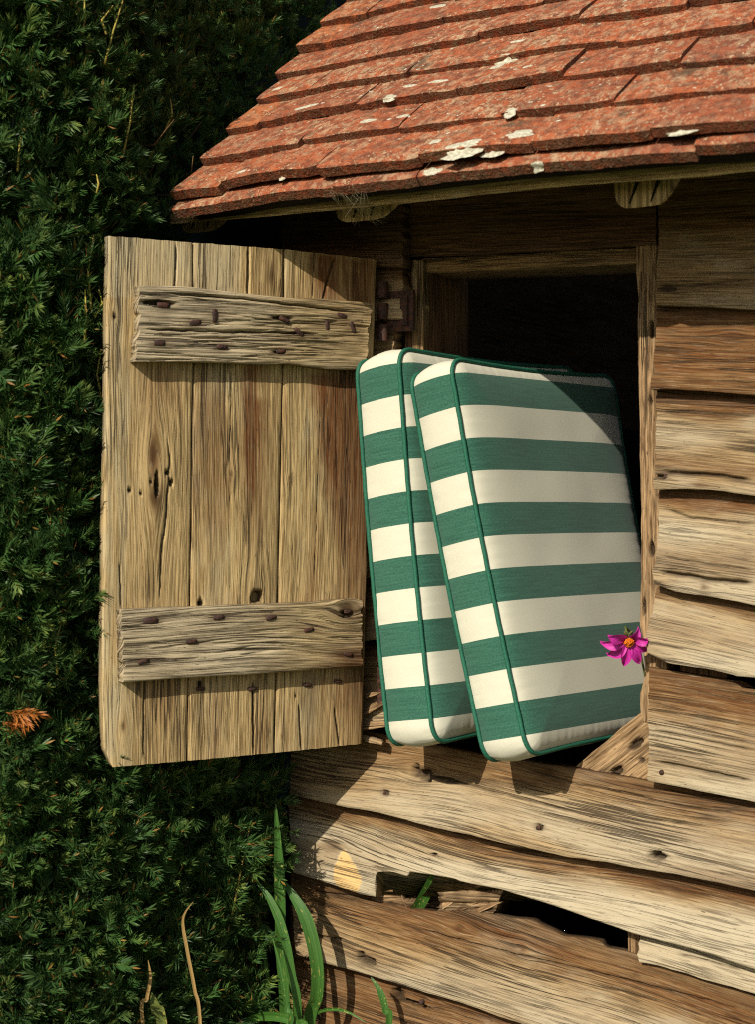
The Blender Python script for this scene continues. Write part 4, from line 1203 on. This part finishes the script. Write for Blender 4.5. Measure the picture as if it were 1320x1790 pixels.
cushion("seat_cushion", "green and cream striped cushion behind, squeezed between shutter and front cushion", cs(697, 610, 2.345), cs(759, 1298, 2.28), 0.435, 0.080, 0.0, 8)

# ------------------------------------------------------------------ magenta flower
fl = empty("magenta_flower"); tag(fl, "small magenta flower with orange centre beside the right window jamb", "flower")
FC = CD(1099, 1117, 2.235)
fa_ = unit(-F * 0.85 + RT * 0.05 - UP * 0.5)      # flower faces the viewer and a little down
fu = unit(UP - fa_ * (UP @ fa_)); fr = np.cross(fu, fa_)
if fr @ RT < 0: fr = -fr
specs = [(186, 0.037, 1.0), (150, 0.036, 1.0), (226, 0.036, 1.0), (262, 0.033, 1.0), (303, 0.034, 0.95), (338, 0.033, 0.95), (58, 0.024, 1.1), (20, 0.026, 0.9)]
for k, (an, L, wk) in enumerate(specs):
    a = R(an); dr = fr * math.cos(a) + fu * math.sin(a); sd_ = np.cross(fa_, dr)
    V = []; uv = []; ns, nw = 12, 6
    rr = random.Random(k)
    curl = rr.uniform(0.1, 0.9); tw = rr.uniform(-0.9, 0.9)
    for i in range(ns + 1):
        t = i / ns; wdt = 0.0084 * wk * (math.sin(math.pi * min(1, t * 0.93 + 0.10))**0.75) * (1 - 0.3 * t) + 0.0004
        c = FC + dr * (0.004 + L * t * (1 - 0.12 * t)) + fa_ * (0.002 + 0.010 * math.sin(t * 2.2) - curl * 0.030 * t * t) - UP * 0.006 * t * t
        for j in range(nw + 1):
            s = 2 * j / nw - 1
            V.append(c + sd_ * s * wdt + fa_ * (0.0045 * s * s * (0.5 + t) + tw * s * wdt * t + 0.0007 * math.sin(s * 9) )); uv.append((t, s * 0.5))
    f = [[i * (nw + 1) + j, i * (nw + 1) + j + 1, (i + 1) * (nw + 1) + j + 1, (i + 1) * (nw + 1) + j] for i in range(ns) for j in range(nw)]
    mesh("petal", V, f, M['petal'], fl, uv)
parts = []
for k in range(60):
    a = k * 2.4; q = 0.0068 * math.sqrt(k / 60)
    b = FC + (fr * math.cos(a) + fu * math.sin(a)) * q * 0.6 + fa_ * 0.003; e = FC + (fr * math.cos(a) + fu * math.sin(a)) * q * 1.05 + fa_ * (0.012 - 0.35 * q + random.uniform(-.001, .001))
    parts.append(tube([b, (b + e) / 2, e], [0.0006, 0.0007, 0.0011], 5))
V, f = merge(parts); mesh("flower_centre", V, f, M['stamen'], fl)
sp_ = []
for k in range(6):
    a = k * 1.05; dr = fr * math.cos(a) + fu * math.sin(a)
    sp_.append(tube([FC - fa_ * 0.004, FC - fa_ * 0.006 + dr * 0.007, FC - fa_ * 0.004 + dr * 0.012], [0.0016, 0.002, 0.0005], 5))
V, f = merge(sp_); mesh("sepals", V, f, M['stem'], fl)
p1 = FC - fa_ * 0.004; p2 = FC - fa_ * 0.022 + UP * 0.004; 
p3 = np.array([W(1108, 1150, 0)[0], 0.02, p2[2] - 0.03]); p4 = np.array([p3[0] + 0.004, 0.06, p3[2] - 0.10]); p5 = np.array([p4[0], 0.07, W(1100, 1345)[2]])
pp = [p1, p2, (p2 + p3) / 2 + np.array([0, 0, 0.004]), p3, p4, p5]
V, f = tube(pp, 0.0016, 6); mesh("stem", V, f, M['stem'], fl)

# ------------------------------------------------------------------ yew hedge
hedge = empty("yew_hedge"); tag(hedge, "dense dark green yew hedge at the left of the shed", "hedge")
edge_pts = [(-400, 640), (-60, 610), (0, 585), (60, 545), (130, 490), (200, 445), (260, 400), (330, 345), (400, 318), (420, 330), (1300, 440), (1345, 492), (1450, 484), (1550, 458), (1650, 448), (1790, 452), (2600, 460)]
def hedge_edge(py): return np.interp(py, [p[0] for p in edge_pts], [p[1] for p in edge_pts])
def hedge_d(px, py):
    px = np.asarray(px, float); py = np.asarray(py, float)
    d = np.where(px < 180, 2.19 + 0.08 * np.clip(px, 0, 180) / 180 + 0.9 * np.clip(-150 - px, 0, 900) / 900, 2.27 + 0.26 * (px - 180) / 320)
    top = (1 - sstep(330, 430, py)) * sstep(200, 420, px)
    d = d + 0.13 * top + 0.12 * top * sstep(380, 600, px)
    doorz = sstep(380, 440, py) * (1 - sstep(1290, 1360, py)) * sstep(168, 215, px)
    d = d + 0.17 * doorz
    lo = sstep(1330, 1400, py)
    d = d - 0.02 * lo
    return d
def needle_sprig(L, nn, nl, seed, bend=0.2, tipf=0.25, flat=0.55, dead=0.0, wide=0.0013):
    r2 = np.random.default_rng(seed)
    V = []; Fq = []; C = []
    # stem in local x, growing along +x, needles in the xy plane with lift in z
    ts = np.linspace(0, 1, 6)
    st = np.stack([ts * L, bend * L * ts**2 * 0.5, bend * 0.5 * L * ts**2 * r2.uniform(-1, 1)], 1)
    tv, tf = tube(st, np.linspace(0.0011, 0.0005, 6), 4)
    V.append(tv); Fq += tf; C.append(np.tile([[0.6, 0.35, 0.0]], (len(tv), 1))); o = len(tv)
    for k in range(nn):
        t = (k + 0.5) / nn
        p = np.array([np.interp(t, ts, st[:, i]) for i in range(3)])
        side = 1 if k % 2 else -1
        ang = r2.uniform(0.7, 1.15) * (1 - 0.45 * t)
        roll = r2.normal(0, flat)
        d = np.array([math.cos(ang), side * math.sin(ang) * math.cos(roll), math.sin(ang) * math.sin(roll) + 0.18])
        if k >= nn - 4:
            d = np.array([1.0, r2.normal(0, 0.45), r2.normal(0, 0.45)])
        d = unit(d); l = nl * r2.uniform(0.75, 1.1) * (0.75 + 0.45 * math.sin(math.pi * min(1, t * 0.9 + 0.15)))
        wv = unit(np.cross(d, np.array([0, 0, 1.0]) + 0.5 * r2.normal(size=3))) * wide
        mid = p + d * l * 0.55 + np.array([0.06, 0, -0.02]) * l; tip = p + d * l + np.array([0.22, 0, -0.10]) * l
        vs = [p - wv * 0.5, p + wv * 0.5, mid + wv, mid - wv, tip]
        V.append(np.array(vs)); Fq += [[o, o + 1, o + 2, o + 3], [o + 3, o + 2, o + 4]]
        c0 = r2.uniform(0.1, 0.8) + 0.25 * t
        tp = tipf * t**2 * r2.uniform(0.3, 1)
        dd = dead if dead > 0 or r2.random() > 0.035 else 0.45
        C.append(np.array([[c0, tp, dd]] * 5)); o += 5
    return np.concatenate(V), Fq, np.concatenate(C)
variants = [needle_sprig(rng.uniform(0.032, 0.055), int(rng.integers(22, 34)), rng.uniform(0.013, 0.019), i, bend=rng.uniform(-0.5, 0.5), tipf=(0.1, 0.3, 0.5, 0.9)[i % 4]) for i in range(10)]

def frame_for(dirv, up):
    X = unit(dirv); Z = unit(up - X * (up @ X)); Y = np.cross(Z, X)
    return np.stack([X, Y, Z], 1)     # columns
cand = []
tries = 0
while len(cand) < 12500 and tries < 140000:
    tries += 1
    py = rng.uniform(-260, 2050) if rng.random() < 0.93 else rng.uniform(2050, 2400)
    lo_, hi_ = -300, float(hedge_edge(py)) + rng.normal(0, 9)
    px = rng.uniform(lo_, 640)
    if px > hi_: continue
    if px < -40 and rng.random() < 0.6: continue
    if (py < -30 or py > 1830) and rng.random() < 0.6: continue
    depth = float(hedge_d(px, py))
    lump = 0.055 * float(fbm(px * 0.012, py * 0.012, 2, 3.3)) + 0.02 * float(fbm(px * 0.03, py * 0.03, 2, 9.3))
    # anything fully behind the shutter is mostly skipped
    if 235 < px < 610 and 470 < py < 1270:
        if rng.random() < 0.9: continue
    lay = rng.random()**1.4 * 0.11
    p = CD(px, py, depth + lump + lay)
    if p[2] < 0.03: continue
    # keep clear of the shutter, the roof and the boards
    sd_ = (p - DC) @ DN
    if 150 < px < 700 and 395 < py < 1345 and sd_ > -0.04 and (px > 182 or rng.random() < 0.7): continue
    cand.append((px, py, lay, p))
for (px, py, dd_) in [(478, 1450, 2.50), (455, 1475, 2.47), (470, 1510, 2.47), (490, 1500, 2.5), (440, 1500, 2.46), (430, 1540, 2.45), (462, 1440, 2.5), (450, 1600, 2.47), (445, 1650, 2.46), (495, 1520, 2.48), (472, 1480, 2.46)]:
    for _ in range(2): cand.append((px, py, 0.0, CD(px + rng.normal(0, 6), py + rng.normal(0, 8), dd_)))
gradN = unit(-F * 0.85 + RT * 0.3)      # hedge face looks to the viewer's right
VV = []; FF = []; CCs = []; o_ = 0
order = sorted(range(len(cand)), key=lambda i: cand[i][2] + (0.2 if not (-20 < cand[i][0] < 700 and -20 < cand[i][1] < 1800) else 0))
single = set(order[:290])
vm = []
for i, (v, f, c) in enumerate(variants):
    me = mesh("sprig", v, f, M['yew'], None, None, c, smooth=False, link=False)
    vm.append(me.data); bpy.data.objects.remove(me)
vquads = []
from mathutils import Matrix
TRIS = []
for i, (px, py, lay, p) in enumerate(cand):
    dv = unit(gradN * rng.uniform(0.25, 0.9) + UP * rng.uniform(-0.15, 1.0) + RT * rng.normal(0, 0.5) + rng.normal(size=3) * 0.25)
    up = unit(gradN * 0.7 + rng.normal(size=3) * 0.45 + UP * 0.3)
    Rm = frame_for(dv, up); s = rng.uniform(0.8, 1.2) * (0.66 + 0.34 * (1 - float(sstep(40, 200, px))) if py < 1330 else rng.uniform(0.7, 0.95))
    k = int(rng.integers(0, len(variants)))
    if i in single:
        o = bpy.data.objects.new("sprig", vm[k]); COL.objects.link(o); o.parent = hedge
        m4 = Matrix([list(Rm[0] * s) + [p[0]], list(Rm[1] * s) + [p[1]], list(Rm[2] * s) + [p[2]], [0, 0, 0, 1]])
        o.matrix_local = m4
        continue
    v, f, c = variants[k]
    VV.append(v @ (Rm * s).T + p); cc = c.copy()
    cc[:, 0] = np.clip(cc[:, 0] * rng.uniform(0.5, 1.1), 0, 1); 
    CCs.append(cc); FF.append((f, o_)); o_ += len(v)
allf = [[i + o for i in q] for f, o in FF for q in f]
tag(mesh("foliage", np.concatenate(VV), allf, M['yew'], hedge, None, np.concatenate(CCs), smooth=False), kind='stuff')
# branches inside the hedge and its dark core
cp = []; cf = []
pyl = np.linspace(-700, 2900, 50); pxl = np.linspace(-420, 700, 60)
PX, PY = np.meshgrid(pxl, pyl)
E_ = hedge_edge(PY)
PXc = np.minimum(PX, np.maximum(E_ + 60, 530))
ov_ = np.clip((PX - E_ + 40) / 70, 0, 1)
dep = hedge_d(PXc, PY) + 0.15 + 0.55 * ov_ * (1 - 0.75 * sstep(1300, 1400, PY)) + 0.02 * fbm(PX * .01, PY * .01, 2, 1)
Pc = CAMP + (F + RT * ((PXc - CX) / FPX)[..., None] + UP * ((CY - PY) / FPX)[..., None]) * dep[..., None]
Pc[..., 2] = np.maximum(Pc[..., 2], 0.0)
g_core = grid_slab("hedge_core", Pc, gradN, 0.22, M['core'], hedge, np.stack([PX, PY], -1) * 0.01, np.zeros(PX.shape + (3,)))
tw_ = []
for k in range(150):
    py = rng.uniform(0, 1790); px = rng.uniform(0, float(hedge_edge(py)) - 40)
    if 200 < px < 640 and 400 < py < 1340: continue
    a = CD(px, py, float(hedge_d(px, py)) + 0.12); b = a + gradN * 0.06 + np.array([0, 0, rng.uniform(-.03, .07)]) + RT * rng.normal(0, .03); e = b + gradN * 0.025 + UP * rng.uniform(-.01, .04) + RT * rng.normal(0, .02)
    tw_.append(tube([a, b, e], [0.0018, 0.0012, 0.0007], 4))
V, f = merge(tw_); tag(mesh("twigs", V, f, M['twig'], hedge), kind='stuff')
# main stems of the hedge below
for k in range(4):
    a = CD(-100 + 150 * k, 2000, 2.5 + .05 * k); a[2] = 0; b = a + np.array([0.03, 0.02, 0.8]); 
    V, f = tube([a, (a + b) / 2 + [0.02, 0, 0], b], [0.02, 0.016, 0.008], 8); mesh("trunk", V, f, M['twig'], hedge)

# tall pale shoots standing in front of the hedge face
def shoot(p0, p1, dfront=0.015, nl=0.022, dens=170):
    d0 = float(hedge_d(*p0)) - dfront; d1 = float(hedge_d(*p1)) - dfront
    a, b = CD(*p0, d0), CD(*p1, d1)
    L = np.linalg.norm(b - a); n = max(8, int(L * dens * 2))
    mid = (a + b) / 2 + RT * rng.normal(0, 0.004)
    V, f = tube([a, mid, b], [0.0016, 0.0014, 0.0009], 6)
    o = mesh("shoot", V, f, M['shoot'], hedge)
    vs = []; fs = []; cs_ = []; c = 0
    ax = unit(b - a)
    for k in range(n):
        t = k / n; p = a * (1 - t)**2 + 2 * mid * t * (1 - t) + b * t * t; p = a + (b - a) * t + (mid - (a + b) / 2) * 4 * t * (1 - t)
        an_ = rng.uniform(0, 2 * np.pi); sd = unit(np.cross(ax, np.array([math.cos(an_), math.sin(an_), 0.3])))
        dv = unit(sd * 0.85 + ax * rng.uniform(0.3, 0.7)); l = nl * rng.uniform(0.6, 1.1) * (1 - 0.4 * t)
        wv = unit(np.cross(dv, rng.normal(size=3))) * 0.0011
        m = p + dv * l * 0.5; e = p + dv * l + UP * l * 0.15
        vs += [p - wv * .5, p + wv * .5, m + wv, m - wv, e]; fs += [[c, c + 1, c + 2, c + 3], [c + 3, c + 2, c + 4]]; c += 5
        cs_ += [[rng.uniform(0.5, 1), 0.25 + 0.35 * t, 0]] * 5
    mesh("shoot_needles", vs, fs, M['yew'], o, None, np.array(cs_), smooth=False)
for a, b in [((182, 112), (216, -5)), ((214, 272), (233, 148)), ((141, 75), (147, -10)), ((160, 548), (163, 410)), ((288, 228), (297, 172)), ((3, 590), (1, 468)), ((147, 600), (148, 505)), ((165, 555), (172, 505)),
             ((178, 700), (176, 610)), ((185, 60), (197, 10)), ((168, 338), (168, 305)), ((405, 1600), (437, 1440)), ((60, 860), (68, 780)), ((100, 1180), (108, 1080)), ((30, 300), (38, 220))]:
    shoot(a, b)
# dead orange sprigs
dv_, df_, dc_ = [], [], []; q_ = 0
for (px, py, an, L) in [(10, 1246, -12, 0.034), (22, 1242, -52, 0.030), (30, 1240, -24, 0.036), (4, 1262, -30, 0.026)]:
    v, f, c = needle_sprig(L, 20, 0.016, px + 40, bend=0.5, flat=0.9, dead=1.0, wide=0.0012)
    c[:, 1] = 0; c[:, 2] = rng.uniform(0.65, 1.0, len(c))
    a_ = R(an); dv = unit(RT * math.cos(a_) + UP * math.sin(a_) - F * rng.uniform(0.0, 0.5))
    Rm = frame_for(dv, -F + UP * rng.uniform(-.3, .6))
    p = CD(px, py, float(hedge_d(px, py)) - 0.03)
    dv_.append(v @ Rm.T + p); df_ += [[k + q_ for k in g] for g in f]; dc_.append(c); q_ += len(v)
o = mesh("dead_sprig", np.concatenate(dv_), df_, M['yew'], hedge, None, np.concatenate(dc_), smooth=False)
o["label"] = "withered orange sprig"

# ------------------------------------------------------------------ strap leaves by the wall
def strap_leaf(pts, y, wpx, parent, dead=0.0, fold=0.25, root=None, name="leaf", seedv=0.0):
    P = [W(a, b, y if not isinstance(y, (list, tuple)) else y[i]) for i, (a, b) in enumerate(pts)]
    if root is not None: P.append(np.array(root, float))
    P = np.array(P); n = 40
    # Catmull-Rom through the points
    tk = np.linspace(0, len(P) - 1, n); Q = []
    for t in tk:
        i = min(int(t), len(P) - 2); q = t - i
        p0, p1, p2, p3 = P[max(i - 1, 0)], P[i], P[i + 1], P[min(i + 2, len(P) - 1)]
        Q.append(0.5 * ((2 * p1) + (-p0 + p2) * q + (2 * p0 - 5 * p1 + 4 * p2 - p3) * q * q + (-p0 + 3 * p1 - 3 * p2 + p3) * q**3))
    Q = np.array(Q); T_ = np.gradient(Q, axis=0); T_ /= np.linalg.norm(T_, axis=1)[:, None]
    view = unit(-F + RT * 0.25)
    S_ = np.cross(T_, view); S_ /= np.linalg.norm(S_, axis=1)[:, None]; Nn = np.cross(S_, T_)
    t = np.linspace(0, 1, n); w_ = wpx / 1180 / 2 * np.clip(t * 3.2, 0.02, 1)**0.75
    V = []; uv = []; s_ = np.linspace(-1, 1, 7)
    for i in range(n):
        for s in s_:
            V.append(Q[i] + S_[i] * s * w_[i] + Nn[i] * fold * abs(s) * w_[i]); uv.append((t[i] * 0.5 + seedv, s * w_[i] + seedv))
    f = [[i * 7 + j, i * 7 + j + 1, (i + 1) * 7 + j + 1, (i + 1) * 7 + j] for i in range(n - 1) for j in range(6)]
    return mesh(name, V, f, M['strap'], parent, uv, np.tile([[0, 0, dead]], (len(V), 1)))
pl = empty("strap_leaved_plant"); tag(pl, "clump of arching green strap leaves at the foot of the boarded wall", "plant")
rc = W(520, 1900, -0.12); gr = lambda dx, dy=0: (rc[0] + dx, -0.13 + dy, 0.0)
LV = [([(481, 1405), (485, 1480), (488, 1560), (490, 1660), (497, 1790)], -0.13, 19, 0, gr(-0.02)),
      ([(487, 1533), (512, 1566), (536, 1612), (552, 1680), (552, 1740), (535, 1810)], -0.11, 23, 0, gr(0.0, -0.02)),
      ([(446, 1540), (470, 1570), (493, 1625), (508, 1700), (518, 1800)], -0.14, 15, 0, gr(-0.01, -0.03)),
      ([(648, 1708), (664, 1732), (674, 1765), (678, 1810)], -0.07, 12, 0, gr(0.09, 0.04)),
      ([(640, 1788), (610, 1770), (580, 1764), (552, 1772), (538, 1800)], -0.10, 6, 0, gr(0.01, 0.0)),
      ([(400, 1800), (440, 1780), (480, 1776), (515, 1788), (530, 1830)], -0.16, 17, 0, gr(-0.0, -0.04)),
      ([(400, 1690), (430, 1735), (470, 1772), (500, 1812)], -0.13, 10, 0, gr(-0.02, -0.01)),
      ([(476, 1640), (490, 1700), (500, 1760), (505, 1810)], -0.17, 8, 0, gr(-0.02, -0.05)),
      ([(500, 1720), (512, 1760), (520, 1810)], -0.10, 7, 0.6, gr(-0.01, 0.01)),
      ([(432, 1440), (440, 1520), (452, 1620), (470, 1760)], -0.10, 7, 0, gr(-0.05, 0.0))]
for i, (pts, y, w_, dd, rt_) in enumerate(LV):
    strap_leaf(pts, y, w_, pl, dd, root=rt_, seedv=i * 1.37)
p2_ = empty("strap_leaved_plant"); tag(p2_, "tan withered strap leaf and short green blades in front of the hedge", "plant")
rr_ = CD(362, 1990, 2.27); rr_[2] = 0
yv = lambda px, py, d: CD(px, py, d)
def leaf_at(pts, d, wpx, dead, seedv, root):
    # same leaf but placed at camera depth d
    ys = [CD(a, b, d)[1] for a, b in pts]
    return strap_leaf(pts, ys, wpx, p2_, dead, root=root, seedv=seedv)
leaf_at([(337, 1576), (319, 1606), (326, 1660), (339, 1728), (350, 1810)], 2.27, 5.5, 1.0, 3.1, rr_)
leaf_at([(264, 1735), (272, 1765), (285, 1810)], 2.28, 17, 0.25, 4.1, rr_ + [-.03, 0, 0])
leaf_at([(258, 1678), (262, 1710), (256, 1745), (250, 1800)], 2.27, 6, 1.0, 5.1, rr_ + [-.05, 0, 0])
# blades that have found their way inside the wall
p3_ = empty("strap_leaved_plant"); tag(p3_, "green blade showing through the broken board in the wall", "plant")
i1 = [(830, 1400), (790, 1482), (768, 1520), (752, 1548), (735, 1578), (718, 1608), (700, 1660)]
strap_leaf(i1, [0.002, -0.003, -0.006, -0.008, -0.004, 0.004, 0.012], 22, p3_, 0, root=(W(690, 1700, 0.02)[0], 0.03, 0.045), seedv=9.0)
strap_leaf([(775, 1500), (785, 1540), (790, 1600), (792, 1680)], 0.07, 20, p3_, 0, root=(W(790, 1700, 0.07)[0], 0.07, 0.045), seedv=9.9)
